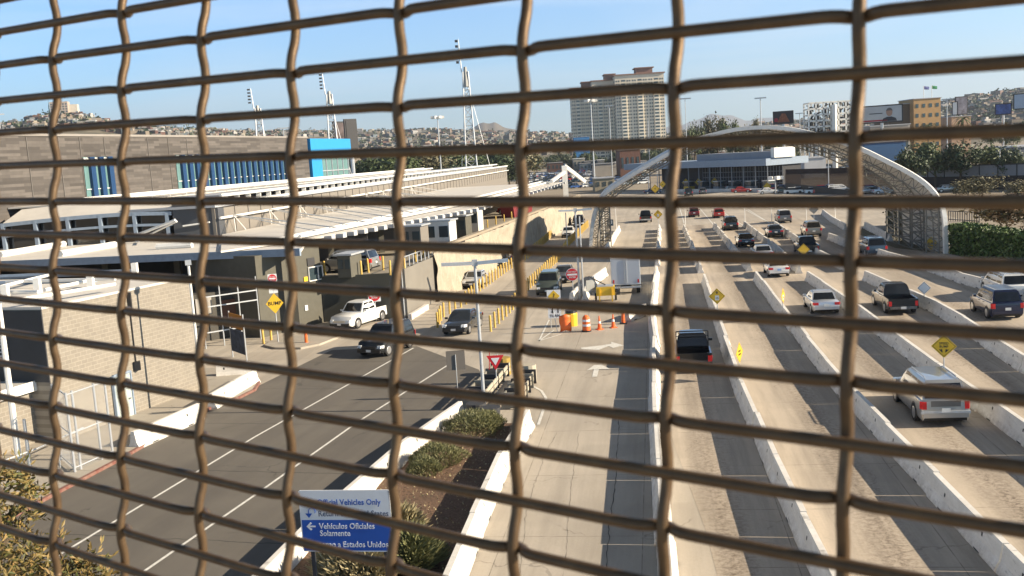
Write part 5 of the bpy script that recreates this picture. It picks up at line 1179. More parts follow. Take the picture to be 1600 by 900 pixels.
for dep, nm_ in ((.15, 'front_truss'), (7.0, 'middle_truss'), (DEP-.3, 'rear_truss')):   # dark steel
    b = MB()
    for i in range(NA-1):
        b.tube([AP(i, 1.15, dep), AP(i+1, 1.15, dep)], .07, 5); b.tube([AP(i, .25, dep), AP(i+1, .25, dep)], .06, 5)
        b.tube([AP(i, .25 if i % 2 else 1.15, dep), AP(i+1, 1.15 if i % 2 else .25, dep)], .04, 4); b.tube([AP(i, .25, dep), AP(i, 1.15, dep)], .035, 4)
    b.build(nm_, plain('truss_steel', (.21, .20, .175)), t, world=True)
b = MB()
for i in range(0, NA, 2): b.tube([AP(i, 1.15, .15), AP(i, 1.15, DEP-.3)], .05, 5); 
for i in range(0, NA-2, 2): b.tube([AP(i, 1.15, .15), AP(i+2, 1.15, DEP-.3)], .03, 4)
b.build('cross_bracing', plain('truss_steel', (.21, .20, .175)), t, world=True)
for nm_, xo in (('right_leg_truss', SP), ('left_leg_truss', 0)):       # lattice legs
    b = MB(); w_ = 1.5 if xo else 1.9; sg = -1 if xo else 1
    for dep in (0, 4.6, 9.2, DEP):
        for u in (.3, w_): q = aL+dA*(xo+sg*u)+NAX*dep; b.tube([q, q+Z3*5.2], .09, 6)
        for z in range(6): q = aL+dA*(xo+sg*.3)+NAX*dep; b.tube([q+Z3*z*.9, q+dA*sg*(w_-.3)+Z3*(z*.9+.9)], .05, 4); b.tube([q+Z3*z*.9, q+dA*sg*(w_-.3)+Z3*z*.9], .05, 4)
    for z in range(6):
        q = aL+dA*(xo+sg*w_)+Z3*(z*.9); b.tube([q, q+NAX*DEP], .05, 4)
        for dep in (0, 4.6, 9.2): b.tube([q+NAX*dep, q+NAX*(dep+4.6)+Z3*.9], .04, 4)
    b.build(nm_, plain('truss_steel', (.21, .20, .175)), t, world=True)
# planting: ivy panel by the arch foot
def leafcloud(b, fn, n, s, rnd_, mi=0, up=0.3):
    for _ in range(n):
        p = fn(); d = Vector((rnd_.gauss(0, 1), rnd_.gauss(0, 1), rnd_.gauss(0, 1)+up)).normalized(); e = d.cross(Vector((rnd_.gauss(0, 1), rnd_.gauss(0, 1), rnd_.gauss(0, 1)))).normalized(); f = d.cross(e)
        k = s*rnd_.uniform(.6, 1.4); b.add([p-e*k*.5, p+f*k*.32, p+e*k*.5, p-f*k*.32], [(0, 1, 2, 3)], mi)
rg = random.Random(11)
q0_, q1_ = V2(at(1387, 352)), V2(at(1413, 372)); t = thing('ivy_screen', 'ivy covered screen left of the arch foot', 'climbing plant', q0_)
b = MB(); leafcloud(b, lambda: q0_.lerp(q1_, rg.random())+Vector((rg.gauss(0, .15), rg.gauss(0, .15), rg.uniform(0, 4.2))), 1500, .4, rg); b.build('leaves', M['leafolive'], t, world=True); b = MB(); b.wallseg(q0_, q1_, 0, 4.1, .1); b.build('screen', M['charcoal'], t, world=True)
sheet('grass_strip', [at(1340, 366), at(1352, 350), at(1420, 372), at(1455, 394), at(1400, 388)], .016, mat('grass_ground', (.05, .06, .02), .95, col2=(.16, .12, .07), scale=1.5))
# hedge
h0, h1 = V2(at(1482, 396)), V2(at(1650, 432)); dh = (h1-h0).normalized(); nh = Vector((-dh.y, dh.x, 0)); t = thing('hedge', 'long clipped green hedge right of the arch', 'hedge', h0)
b = MB(); Lh = (h1-h0).length; leafcloud(b, lambda: h0+dh*rg.uniform(0, Lh)+(nh*rg.uniform(0, 2.2)+Z3*(2.75+rg.gauss(0, .10)) if rg.random() < .5 else nh*rg.uniform(-.12, .15)+Z3*rg.uniform(0, 2.8)), 9000, .32, rg); b.build('foliage', M['hedge'], t, world=True)
b = MB(); b.prism([h0+nh*.15, h1+nh*.15, h1+nh*2, h0+nh*2], 0, 2.6); b.build('branches', M['leafdark'], t, world=True, fix=True)

# ================================================================ BOOTHS at the far end of the lanes
bl, br_ = at(1002, 298), at(1198, 298); bl.z = br_.z = 0; d = (br_-bl).normalized(); nn = Vector((-d.y, d.x, 0)); Lb = (br_-bl).length
def zat(px, py): return onp(px, py, bl, nn).z
t = thing('booth_canopy', 'long blue grey canopy over glazed booths at the end of the lanes', 'canopy', bl)
zt, zb = zat(1130, 250.5), zat(1130, 261)
b = MB(); b.prism([bl-d*8, br_, br_+nn*14, bl-d*8+nn*14], zb, zt); b.build('roof_slab', M['bluegrey'], t, world=True, fix=True)
ztt = zat(1130, 240); b = MB(); u0_ = (onp(1075, 250, bl, nn)-bl).dot(d); u1_ = (onp(1192, 250, bl, nn)-bl).dot(d); b.prism([bl+d*u0_+nn*3, bl+d*u1_+nn*3, bl+d*u1_+nn*9, bl+d*u0_+nn*9], zt, ztt); b.build('upper_parapet', plain('parapet', (.26, .28, .32)), t, world=True, fix=True)
b = MB(); b.prism([bl+d*u1_+nn*2.6, bl+d*(u1_+1.6)+nn*2.2, bl+d*(u1_+1.6)+nn*9, bl+d*u1_+nn*9], zt+.1, ztt+.8); b.build('end_panel', M['white'], t, world=True, fix=True)
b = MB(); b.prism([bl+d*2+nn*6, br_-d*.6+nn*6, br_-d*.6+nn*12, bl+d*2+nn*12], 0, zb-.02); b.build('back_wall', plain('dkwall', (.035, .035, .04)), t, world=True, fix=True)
for i in range(12):
    q = bl+d*(3+(Lb-3.6)*i/11)+nn*1; MB().bar(q, q+Z3*zb, .22).build('column', plain('steelgrey', (.22, .24, .26)), t, world=True)
b = MB()
for i in range(30): q = bl+d*(Lb*.40+Lb*.59*i/29)+nn*5.8; b.bar(q, q+Z3*(zb-.3), .10)
for z in (1.6, 3.1, 4.4): b.bar(bl+d*Lb*.4+nn*5.8+Z3*z, br_-d*.8+nn*5.8+Z3*z, .14)
b.build('glazing_bars', plain('steelgrey', (.22, .24, .26)), t, world=True)
for i in range(6):
    q = bl+d*(Lb*.36+Lb*.60*i/5)+nn*2.6; k = thing('toll_booth', 'small glazed booth %s from the left under the far canopy' % ordi(i).replace('nearest', 'first'), 'booth', q, math.atan2(d.y, d.x), 'booths under the far canopy')
    MB().box((0, 0, .5), (2.0, 2.2, 1.0)).build('base', M['yellow'] if i == 0 else plain('steelgrey', (.22, .24, .26)), k); MB().box((0, 0, 1.6), (1.9, 2.1, 1.2)).build('window', M['winglass'], k); MB().box((0, 0, 2.3), (2.2, 2.5, .2)).build('roof', M['galv'], k)
b = MB(); q0_, q1_ = at(1050, 301), at(1196, 300); b.wallseg(q0_, q1_, 0, .85, .4); t = thing('long_kerb_wall', 'low white wall running in front of the far booths', 'wall', V2(q0_)); b.build('wall_body', M['barrier'], t, world=True)
# rusty border fence and panels
f0_, f1_ = V2(at(1228, 298)), V2(at(1600, 296)); f2_ = V2(at(1418, 297)); df = (f1_-f0_).normalized(); nf = Vector((-df.y, df.x, 0))
def zf(px, py): return onp(px, py, f0_, nf).z
t = thing('border_fence', 'tall rust brown steel fence with close vertical bars', 'fence', f0_); Lf = (f2_-f0_).length; ztf = zf(1320, 262)
b = MB(); b.wallseg(f0_, f2_, ztf*.78, ztf, .2); b.build('top_plate', M['rust'], t, world=True)
b = MB(); nbar = 150
for i in range(nbar): q = f0_+df*(Lf*i/nbar); b.bar(q, q+Z3*ztf*.79, .12)
b.build('bars', M['rust'], t, world=True)
t = thing('panel_wall', 'dark wall topped with pale translucent panels at the right', 'wall', f2_); Lf2 = (f1_-f2_).length+25; zt2 = zf(1520, 258)
b = MB(); b.wallseg(f2_+df*1, f2_+df*Lf2, 0, zt2*.55, .25); b.build('dark_base', plain('dkrust', (.035, .025, .022)), t, world=True)
b = MB(); b.wallseg(f2_+df*1, f2_+df*Lf2, zt2*.55, zt2, .1); b.build('pale_panels', plain('palepanel', (.24, .25, .27)), t, world=True)
b = MB()
for i in range(14): q = f2_+df*(1+(Lf2-1)*i/13)-nf*.08; b.bar(q+Z3*zt2*.5, q+Z3*zt2, .14)
b.bar(f2_+df+Z3*zt2-nf*.1, f2_+df*Lf2+Z3*zt2-nf*.1, .2); b.build('frame', M['charcoal'], t, world=True)
t = thing('approach_wall', 'sloping grey wall before the border fence', 'wall', V2(at(1225, 302))); q0_, q1_, q2_ = at(1228, 300), at(1305, 304), at(1228, 300); b = MB(); P0_, P1_ = V2(at(1228, 301)), V2(at(1330, 305)); b.add([P0_, P1_, P1_+Z3*1.0, P0_+Z3*2.2, P0_+Vector((0, .4, 0)), P1_+Vector((0, .4, 0)), P1_+Vector((0, .4, 1.0)), P0_+Vector((0, .4, 2.2))], [(0, 1, 2, 3), (7, 6, 5, 4), (3, 2, 6, 7), (1, 5, 6, 2), (0, 3, 7, 4)]); b.build('wall_body', plain('wallg', (.06, .055, .05)), t, world=True)
t = thing('railing', 'dark low railing between the arch foot and the tree', 'railing', V2(at(1482, 345))); b = MB(); P0_, P1_ = V2(at(1482, 345)), V2(at(1530, 348))
for i in range(14): q = P0_.lerp(P1_, i/13); b.bar(q, q+Z3*1.3, .08)
for z in (.2, 1.3): b.bar(P0_+Z3*z, P1_+Z3*z, .1)
b.build('bars', M['charcoal'], t, world=True)
# ================================================================ TREES AND PLANTS
TM = {}
def crown_mesh(kind, seed, mt):
    key = (kind, seed, mt)
    if key in TM: return TM[key]
    r_ = random.Random(seed*7+3); b = MB()
    cl = []
    if kind == 'round':
        for _ in range(22): 
            a, e = r_.uniform(0, 2*pi), r_.uniform(-.4, 1.0); rr_ = r_.uniform(.25, .8); cl.append((Vector((cos(a)*rr_*.5, sin(a)*rr_*.5, .60+.32*e*r_.uniform(.5, 1))), r_.uniform(.12, .22)))
    elif kind == 'tall':
        for _ in range(20): z = r_.uniform(.25, .97); a = r_.uniform(0, 2*pi); q = .20*(1.15-z); cl.append((Vector((cos(a)*q, sin(a)*q, z)), r_.uniform(.07, .13)))
    elif kind == 'bush':
        for _ in range(18): a = r_.uniform(0, 2*pi); q = r_.uniform(0, .42); cl.append((Vector((cos(a)*q, sin(a)*q, r_.uniform(.2, .75))), r_.uniform(.16, .26)))
    n = 95
    for c, rad in cl:
        for _ in range(n):
            d = Vector((r_.gauss(0, 1), r_.gauss(0, 1), r_.gauss(0, 1))).normalized(); p = c+d*rad*(r_.random()**.4)
            if r_.random() < .12: p = c+d*rad*1.25
            e = Vector((r_.gauss(0, 1), r_.gauss(0, 1), r_.gauss(0, .6))).normalized(); f = e.cross(d+Vector((.01, 0, 0))).normalized(); k = .036*r_.uniform(.6, 1.5)
            b.add([p-e*k, p+f*k*.5, p+e*k, p-f*k*.5], [(0, 1, 2, 3)])
    o = b.build('crown', M[mt]); me = o.data; bpy.data.objects.remove(o)
    b = MB(); b.tube([(0, 0, 0), (.01, 0, .25), (0, .01, .55), (0, 0, .8)], [.028, .02, .013, .005], 6)
    for k in range(6): a = k*1.05; z = .3+.07*k; b.tube([(0, 0, z), (cos(a)*.13, sin(a)*.13, z+.12), (cos(a)*.28, sin(a)*.28, z+.2)], [.012, .008, .003], 5)
    o = b.build('trunk', M['bark']); tm = o.data; bpy.data.objects.remove(o)
    TM[key] = (me, tm); return TM[key]
def tree(label, base, h, wd, kind='round', mt='leaf', seed=1, name='tree', grp=None, cat='tree', z=0):
    cm, tm = crown_mesh(kind, seed, mt); t = thing(name, label, cat, (base.x, base.y, z), random.uniform(0, 6.28), grp)
    c = bpy.data.objects.new('crown', cm); COL.objects.link(c); c.parent = t; c.scale = (wd, wd, h)
    k = bpy.data.objects.new('trunk', tm); COL.objects.link(k); k.parent = t; k.scale = (h*.9, h*.9, h)
    return t
def palm(label, base, h, seed, grp=None):
    r_ = random.Random(seed); t = thing('palm_tree', label, 'palm tree', (base.x, base.y, 0), 0, grp)
    MB().tube([(0, 0, 0), (.1, 0, h*.5), (0, 0, h)], [.3, .22, .2], 7).build('trunk', M['bark'], t); b = MB()
    for k in range(22):
        a = k*2.4+r_.uniform(-.2, .2); up = r_.uniform(-.2, .9); Lf_ = h*.30; prev = Vector((0, 0, h))
        for s in range(6):
            u = (s+1)/6; q = Vector((cos(a)*Lf_*u, sin(a)*Lf_*u, h+Lf_*(up*u-.95*u*u))); d = q-prev; w_ = Vector((-sin(a), cos(a), 0))*Lf_*.13*(1-u*.8)
            b.quad(prev-w_, prev+w_+Vector((0, 0, -.1)), q+w_*.8, q-w_*.8); prev = q
    b.build('fronds', M['leaf'], t)
gT = 'trees beyond the crossing'
def tpx(label, x, ybase, ytop, wpx, d, **kw):
    p = atd(x, ybase, d); h = atd(x, ytop, d).z; wd = wpx*d/F; zb = max(0, p.z) if kw.pop('onhill', False) else 0
    return tree(label, p, h-zb, wd/.95, z=zb, **kw)
# right, behind the panel wall
for k, a in enumerate(((1425, 262, 226, 60, 190), (1462, 262, 226, 66, 200), (1500, 263, 222, 62, 195), (1545, 262, 220, 70, 200), (1580, 262, 232, 50, 190), (1440, 245, 222, 60, 230))):
    tpx('dark dense tree behind the panel wall, %s from the left' % ordi(k).replace('nearest', 'first'), *a, mt='leafdark' if k % 2 == 0 else 'leaf', seed=1+k % 3, grp='dark trees behind the panel wall')
p = at(1572, 382); tree('small spreading tree with rusty leaves behind the hedge', p, 5.2, 7.6, mt='leafrust', seed=2)
p = at(1516, 372); tree('low dark bush beside the rusty tree', p, 1.9, 2.4, kind='bush', mt='leafdark', seed=2, name='bush', cat='bush')
for k, (x, yb, hh, ww) in enumerate(((1500, 306, 3.2, 6), (1535, 308, 4.2, 7), (1590, 312, 3.6, 6))): p = at(x, yb); tree('pale dry bush before the panel wall, %s' % ['left one', 'tallest middle one', 'right one'][k], p, hh, ww, kind='bush', mt='leafolive', seed=3+k, name='bush', cat='bush', grp='dry bushes')
palm('bright palm beside the white building right of the booths', atd(1243, 290, 290), atd(1243, 238, 290).z, 4)
palm('palm standing before the orange hotel', atd(1505, 230, 400), atd(1505, 186, 400).z, 5); palm('short palm left of the orange hotel corner', atd(1450, 230, 390), atd(1450, 196, 390).z, 6)
# groves
rt = random.Random(21)
rows = [(1085, 226, 190, 30), (1100, 226, 186, 34), (1122, 226, 184, 38), (1140, 226, 188, 36), (1160, 226, 194, 30), (1185, 225, 187, 26), (1210, 226, 200, 26), (1072, 228, 203, 24), (1095, 228, 200, 30), (1150, 228, 203, 30)]
for k, (x, yb, yt, wp_) in enumerate(rows): tpx('grey green tree of the clump above the booths, %s' % ordi(k).replace('nearest', 'first'), x, yb, yt, wp_, 430+rt.uniform(-20, 20), mt='leafolive' if k % 3 else 'leaf', seed=1+k % 4, grp='clump of trees above the booths')
for k in range(56):
    x = rt.uniform(560, 1300) if k % 5 else rt.uniform(1240, 1600); d = rt.uniform(420, 640) if not 800 < x < 1040 else rt.uniform(640, 700); hz = rt.uniform(7, 13); mt = rt.choice(['leafdark', 'leaf', 'leafolive', 'leafdark']); kd = 'tall' if rt.random() < .3 else 'round'
    p = atd(x, horizon(x)+5, d); tree('%s %s tree in the town belt before the hills' % ({'leafdark': 'dark', 'leaf': 'green', 'leafolive': 'grey green'}[mt], 'slender' if kd == 'tall' else 'round'), p, hz*(1.2 if kd == 'tall' else 1), hz*(.85 if kd == 'round' else 1.0), kind=kd, mt=mt, seed=1+k % 4, grp=gT)
for k in range(64):
    x = rt.uniform(560, 812); d = rt.uniform(330, 430); hz = rt.uniform(9, 16); mt = rt.choice(['leafdark', 'leafdark', 'leaf', 'leafolive'])
    p = atd(x, horizon(x)+5, d); tree('%s low tree behind the long roofs' % {'leafdark': 'dark', 'leaf': 'green', 'leafolive': 'grey green'}[mt], p, hz, hz*1.3, mt=mt, seed=1+k % 4, grp='trees behind the long roofs')
for k in range(30):
    x = rt.uniform(860, 1075); d = rt.uniform(640, 700); hz = rt.uniform(6, 12); p = atd(x, horizon(x)+5, d); tree('dark tree standing in the row before the towers', p, hz, hz*1.1, mt=rt.choice(['leafdark', 'leaf']), seed=1+k % 4, grp='tree row before the towers')
for k in range(7): x = rt.uniform(600, 815); p = atd(x, 250, rt.uniform(350, 450)); palm('thin palm in the town belt', p, rt.uniform(10, 15), k+30, 'palms in the town belt')
tpx('tall pointed tree on the left hill skyline', 82, 215, 170, 6, 900, kind='tall', mt='leafdark', seed=2)
# planting bed shrubs
def shrub(label, px, h, wd, mt='sage', seed=1, n=2600, ls=.085, spiky=True, name='shrub', cat='shrub'):
    p = at(px[0], px[1], .2); t = thing(name, label, cat, (p.x, p.y, .15), 0); r_ = random.Random(seed); b = MB()
    for _ in range(int(n*2.2)):
        a = r_.uniform(0, 2*pi); q = (r_.random()**.5); el = r_.random(); R_ = wd/2*(1+.45*noise.noise(Vector((cos(a)*2, sin(a)*2, seed))))
        c = Vector((cos(a)*q*R_, sin(a)*q*R_, h*(1-q*q)*.95*(.45+.55*el)+.05)); d = Vector((cos(a)*q*.8+r_.gauss(0, .5), sin(a)*q*.8+r_.gauss(0, .5), .7)).normalized(); e = d.cross(Vector((r_.gauss(0, 1), r_.gauss(0, 1), .1))).normalized(); k = ls*r_.uniform(.6, 1.5)
        b.add([c, c+d*k*.6+e*k*.13, c+d*k*1.5, c+d*k*.6-e*k*.13], [(0, 1, 2, 3)])
    b.build('leaves', M[mt], t); b = MB()
    for i in range(9): a = i*.7; b.tube([(0, 0, 0), (cos(a)*wd*.15, sin(a)*wd*.15, h*.35), (cos(a)*wd*.33, sin(a)*wd*.33, h*.62)], [.03, .018, .006], 5)
    b.build('stems', M['bark'], t)
shrub('yellow green rosemary like shrub beside the crash cushions', (738, 672), .95, 2.7, seed=1, n=3000); shrub('second sage green shrub touching the first one', (764, 664), .7, 1.4, seed=6, n=1200)
shrub('grey green shrub in the middle of the planting bed', (684, 720), .8, 2.2, seed=2, n=2300); shrub('small low shrub at the wall side of the bed', (662, 738), .7, 1.3, seed=3, n=1500)
shrub('straw coloured grass clump below the blue sign', (560, 895), .9, 2.2, mt='straw', seed=4, n=2600, ls=.30, name='grass_clump', cat='grass'); shrub('green grass clump right of the blue sign', (640, 880), 1.0, 1.7, mt='sage', seed=5, n=2200, ls=.26, name='grass_clump', cat='grass'); shrub('straw grass clump beside the right sign leg', (625, 835), .8, 1.2, mt='straw', seed=8, n=1300, ls=.28, name='grass_clump', cat='grass')
b = MB(); leafcloud(b, lambda: (lambda u, v: lerp_poly(bar1, u).lerp(lerp_poly(plR, u), v))(rg.random(), .06+.88*rg.random())+Z3*(.22+.05*rg.random()), 2600, .07, rg); tag(b.build('leaf_litter', M['straw']), 'dry leaf litter scattered on the mulch', 'leaf litter', kind='stuff')
# near tree, bottom left
def near_tree(label, centres, base, seed, n_per=240):
    t = thing('tree', label, 'tree', base); r_ = random.Random(seed); b = MB(); tw = MB()
    for (c, rad) in centres:
        tw.tube([Vector((base.x, base.y, c.z-2.6)), (Vector((base.x, base.y, c.z-1.2))+c)/2, c], [.05, .03, .012], 6)
        for _ in range(int(n_per*rad**1.3)):
            d = Vector((r_.gauss(0, 1), r_.gauss(0, 1), r_.gauss(0, .8))).normalized(); p = c+d*rad*(r_.random()**.45)
            ax = Vector((r_.gauss(0, 1), r_.gauss(0, 1), r_.gauss(.2, .6))).normalized(); sd_ = ax.cross(Vector((r_.gauss(0, 1), r_.gauss(0, 1), r_.gauss(0, 1)))).normalized()
            for q in range(4):
                aa = (ax+sd_*r_.uniform(-.8, .8)+Vector((0, 0, r_.uniform(-.3, .3)))).normalized(); k = r_.uniform(.09, .17); s2 = aa.cross(d).normalized()*k*.16; nn_ = aa.cross(s2).normalized()*k*.06; o_ = p+ax*k*.4*q
                b.add([o_, o_+aa*k*.5+s2+nn_, o_+aa*k, o_+aa*k*.5-s2+nn_], [(0, 1, 2, 3)])
    b.build('crown', M['leafaut'], t, world=True); tw.tube([base, base+Z3*2.5, Vector((base.x, base.y, min(c.z for c, _ in centres)-.3))], [.16, .12, .07], 8); tw.build('trunk', M['bark'], t, world=True)
cs = [(atd(x, y, d), r_) for x, y, d, r_ in ((15, 745, 16, .38), (38, 760, 16, .25), (-20, 800, 15.5, .6), (20, 815, 15.5, .5), (45, 880, 15, .55), (0, 880, 14.5, .6), (70, 905, 15, .45), (95, 930, 14.5, .5), (55, 770, 16.3, .18), (-40, 740, 16.5, .4), (30, 940, 14, .6))]
near_tree('tree with orange and green leaves in the bottom left corner', cs, Vector((cs[5][0].x-.6, cs[5][0].y, 0)), 5)
cs = [(atd(x, y, d), r_) for x, y, d, r_ in ((112, 892, 15, .30), (140, 880, 15, .24), (148, 905, 14.8, .35), (130, 940, 14.5, .5), (90, 850, 15.5, .12), (178, 930, 14.8, .25))]
near_tree('smaller leafy treetop just right of the corner tree', cs, Vector((cs[3][0].x, cs[3][0].y, 0)), 6, 240)

# ================================================================ TOWN
# apartment towers
for k, (x0, x1, yt, yb, d, fl, lb_) in enumerate(((896, 936, 138, 222, 860, 20, 'leftmost and lowest beige apartment tower'), (929, 976, 126, 222, 850, 22, 'middle beige apartment tower with a stepped roof'), (965, 1041, 116, 222, 835, 24, 'right and tallest beige apartment tower'))):
    p0, p1 = atd(x0, yb, d), atd(x1, yb-2, d); top = atd((x0+x1)/2, yt, d).z; wx_ = (p1-p0).length; t = thing('apartment_tower', lb_+' on the skyline', 'apartment tower', (p0.x, p0.y, 0), math.atan2(p1.y-p0.y, p1.x-p0.x)+R(-1), 'apartment towers'); dp = 24
    wallm = plain('towerwall', (.66, .60, .49), scale=.02); MB().box((wx_/2, dp/2, top/2), (wx_, dp, top)).build('wall', wallm, t)
    b = MB(); fh = (top-6)/fl; nb = 6 if k < 2 else 9; bw = wx_/nb; bays = MB()
    for i in range(nb):
        if i % 3 == 1: bays.box(((i+.5)*bw, -.7, (top-7)/2), (bw*.96, 1.4, top-7))
        for f_ in range(fl):
            z = 3+f_*fh; y = -1.44 if i % 3 == 1 else -.06
            if i % 3 == 1: b.box(((i+.5)*bw, y, z+fh*.45), (bw*.78, .1, fh*.50))
            else: b.box(((i+.30)*bw, y, z+fh*.45), (bw*.24, .1, fh*.42)); b.box(((i+.72)*bw, y, z+fh*.45), (bw*.24, .1, fh*.42))
    split8(bays, 'bay', plain('towerbay', (.74, .68, .56), scale=.02), t); split8(b, 'window', M['winglass'], t)
    b = MB(); [b.box((sx_, (j+.5)*dp/5, 3+f_*fh+fh*.45), (.1, 2.2, fh*.45)) for sx_ in (-.06, wx_+.06) for f_ in range(fl) for j in range(5)]; split8(b, 'side_window', M['winglass'], t)
    b = MB(); b.box((wx_/2, dp/2, top+.5), (wx_+2, dp+2, .9)); b.box((wx_*.62, dp/2, top+3), (wx_*.34, dp*.6, 4.5)); b.box((wx_*.62, dp/2, top+5.6), (wx_*.40, dp*.7, .7)); b.build('roof', plain('terracotta', (.25, .14, .10)), t)
def low(label, x0, x1, yt, yb, d, col, name='building', dp=14, win=0, roof=None, grp=None, cat='building', rows_=1, rz=0):
    p0, p1 = atd(x0, horizon(x0)+3, d), atd(x1, horizon(x1)+3, d); p0.z = p1.z = 0; wx_ = (p1-p0).length; top = atd((x0+x1)/2, yt, d).z
    t = thing(name, label, cat, p0, math.atan2(p1.y-p0.y, p1.x-p0.x)+rz, grp); MB().box((wx_/2, dp/2, top/2), (wx_, dp, top)).build('wall', plain('w%s' % str(col), col), t)
    if win:
        b = MB(); fh = top/rows_/1.05
        for f_ in range(rows_):
            for i in range(win): b.box(((i+.5)*wx_/win, -.06, f_*fh+fh*.6), (wx_/win*.42, .1, fh*.38))
        split8(b, 'window', M['winglass'], t)
    MB().box((wx_/2, dp/2, top+.15), (wx_+.6, dp+.6, .3)).build('roof', roof or M['greyroof'], t); return t, wx_, top
low('blue roofed shed at the foot of the left tower', 898, 922, 214, 225, 800, (.03, .18, .42), dp=10)
t, wx_, top = low('orange hotel block with dark windows and two flags on the roof', 1428, 1470, 154, 230, 420, (.44, .27, .12), win=4, rows_=6, dp=16)
for x, cc in ((.45, (.1, .12, .3)), (.75, (.02, .2, .08))):
    fp = thing('flag', 'small %s flag flying above the orange hotel' % ('dark' if x < .5 else 'green and white'), 'flag', t.location+Vector((wx_*x, 0, 0))); fp.location.z = top+.3
    MB().tube([(0, 2, 0), (0, 2, 5)], .12, 6).build('pole', M['white'], fp); b = MB(); b.add([(0, 2, 5), (2.4, 2.3, 4.6), (2.2, 1.9, 3.4), (0, 2, 3.6)], [(0, 1, 2, 3)]); o = b.build('cloth', plain('flag%s' % x, cc), fp); sm_ = o.modifiers.new('s', 'SOLIDIFY'); sm_.thickness = .05
low('brown shaded wing left of the orange hotel', 1388, 1428, 163, 230, 424, (.12, .085, .055), win=0, dp=16); low('flat tan block right of the orange hotel', 1487, 1517, 182, 230, 450, (.42, .29, .20), dp=14)  # brown wing: its shade is put into the dark wall colour
low('white shop row left of the orange hotel', 1360, 1422, 196, 230, 380, (.40, .37, .33), win=6); low('long blue fronted store before the hotel', 1350, 1415, 222, 245, 300, (.03, .09, .20), dp=12); low('dark grey sheds right of the dark trees', 1590, 1660, 228, 262, 250, (.16, .17, .19), dp=14)
# open white frame building
p0 = atd(1264, 205, 330); p0.z = 0; p1 = atd(1334, 205, 330); p1.z = 0; wx_ = (p1-p0).length; zt = atd(1300, 159, 330).z; zb = atd(1300, 206, 330).z; t = thing('frame_tower', 'white open grid framework tower without walls', 'tower', p0, math.atan2(p1.y-p0.y, p1.x-p0.x)); b = MB(); nx_, nz_ = 6, 5
for yy in (0, 5):
    for i in range(nx_+1): b.bar((wx_*i/nx_, yy, zb-9), (wx_*i/nx_, yy, zt), .45)
    for j in range(nz_+1): z = zb+(zt-zb)*j/nz_; b.bar((0, yy, z), (wx_, yy, z), .45)
for i in range(nx_+1):
    for j in range(nz_+1): b.bar((wx_*i/nx_, 0, zb+(zt-zb)*j/nz_), (wx_*i/nx_, 5, zb+(zt-zb)*j/nz_), .3)
b.build('frame', M['white'], t); b = MB(); rr_ = random.Random(4)
for i in range(nx_):
    for j in range(nz_):
        for _ in range(3): a_, c_, e_, f_ = rr_.random(), rr_.random(), rr_.random(), rr_.random(); b.bar((wx_*(i+a_)/nx_, 2.5, zb+(zt-zb)*(j+c_)/nz_), (wx_*(i+e_)/nx_, 2.5, zb+(zt-zb)*(j+f_)/nz_), .35)
        if (i+j) % 2: b.box((wx_*(i+.5)/nx_, 3.5, zb+(zt-zb)*(j+.5)/nz_), (wx_/nx_*.6, .2, (zt-zb)/nz_*.6))
b.build('inner_bracing', M['charcoal'], t); b = MB(); b.tube([(wx_*.55, -1, 0), (wx_*.55, -1, zt-1)], .9, 8); b.tube([(wx_*.2, 2, 0), (wx_*.2, 2, zb)], .5, 8); b.build('pylon', M['white'], t)
# billboards
def billboard(label, x0, x1, yt, yb, d, mt, frame='charcoal', portrait=None, rz=0, ground=None):
    p0, p1 = atd(x0, yb, d), atd(x1, yb, d); zt_, zb_ = atd((x0+x1)/2, yt, d).z, atd((x0+x1)/2, yb, d).z; c = (p0+p1)/2; W_ = (V2(p1)-V2(p0)).length
    t = thing('billboard', label, 'billboard', (c.x, c.y, 0), faceang(c)+rz); MB().box((0, .4, (zt_+zb_)/2), (W_+.8, .5, zt_-zb_+.8)).build('frame', M[frame], t); MB().box((0, .1, (zt_+zb_)/2), (W_, .1, zt_-zb_)).build('picture', mt, t); MB().tube([(0, .7, 0), (0, .7, zb_)], .5, 8).build('post', M['galv'], t); return t, W_, zt_, zb_
def art(t, b, mt, name): return b.build(name, mt, t)
t, W_, zt, zb = billboard('dark billboard with a brown and red picture above the arch', 1210, 1238, 175, 192, 380, plain('bbdark', (.035, .03, .035)))
b = MB(); plate(b, [(-2.2, zb+.3), (2.3, zb+.3), (1.5, zb+2.0), (.8, zt-.6), (-.6, zt-.5), (-1.3, zb+2.2)], .04, -.0); art(t, b, plain('bbbrown', (.22, .08, .04), var=.5, scale=2), 'picture_shape'); b = MB(); plate(b, rnd_rect(1.2, 1.4, .3, -2.6, zb+1.2), .03, -.01); art(t, b, plain('bbred', (.32, .03, .04), var=.4, scale=2), 'picture_shape')
t, W_, zt, zb = billboard('pale billboard with the head and shoulders of a grey haired man in a dark suit', 1349, 1407, 166, 190, 340, plain('bbpale', (.42, .45, .48)), rz=R(4))
b = MB(); cx = W_/2-3.9; zc = (zt+zb)/2; plate(b, [(cx-2.4, zb+.05), (cx+2.4, zb+.05), (cx+2.0, zb+1.0), (cx+.7, zb+1.5), (cx-.7, zb+1.5), (cx-2.0, zb+1.0)], .04, 0); art(t, b, plain('suit', (.03, .035, .05)), 'picture_suit'); b = MB(); plate(b, [(cx+1.0*cos(a_*pi/8), zc+.45+1.35*sin(a_*pi/8)) for a_ in range(16)], .03, -.01); art(t, b, plain('skin', (.34, .22, .17)), 'picture_face'); b = MB(); plate(b, [(cx+1.05*cos(R(a_)), zc+.65+1.3*sin(R(a_))) for a_ in range(0, 181, 20)]+[(cx-.8, zc+1.0), (cx+.8, zc+1.0)], .02, -.02); art(t, b, plain('hair', (.12, .11, .11)), 'picture_hair')
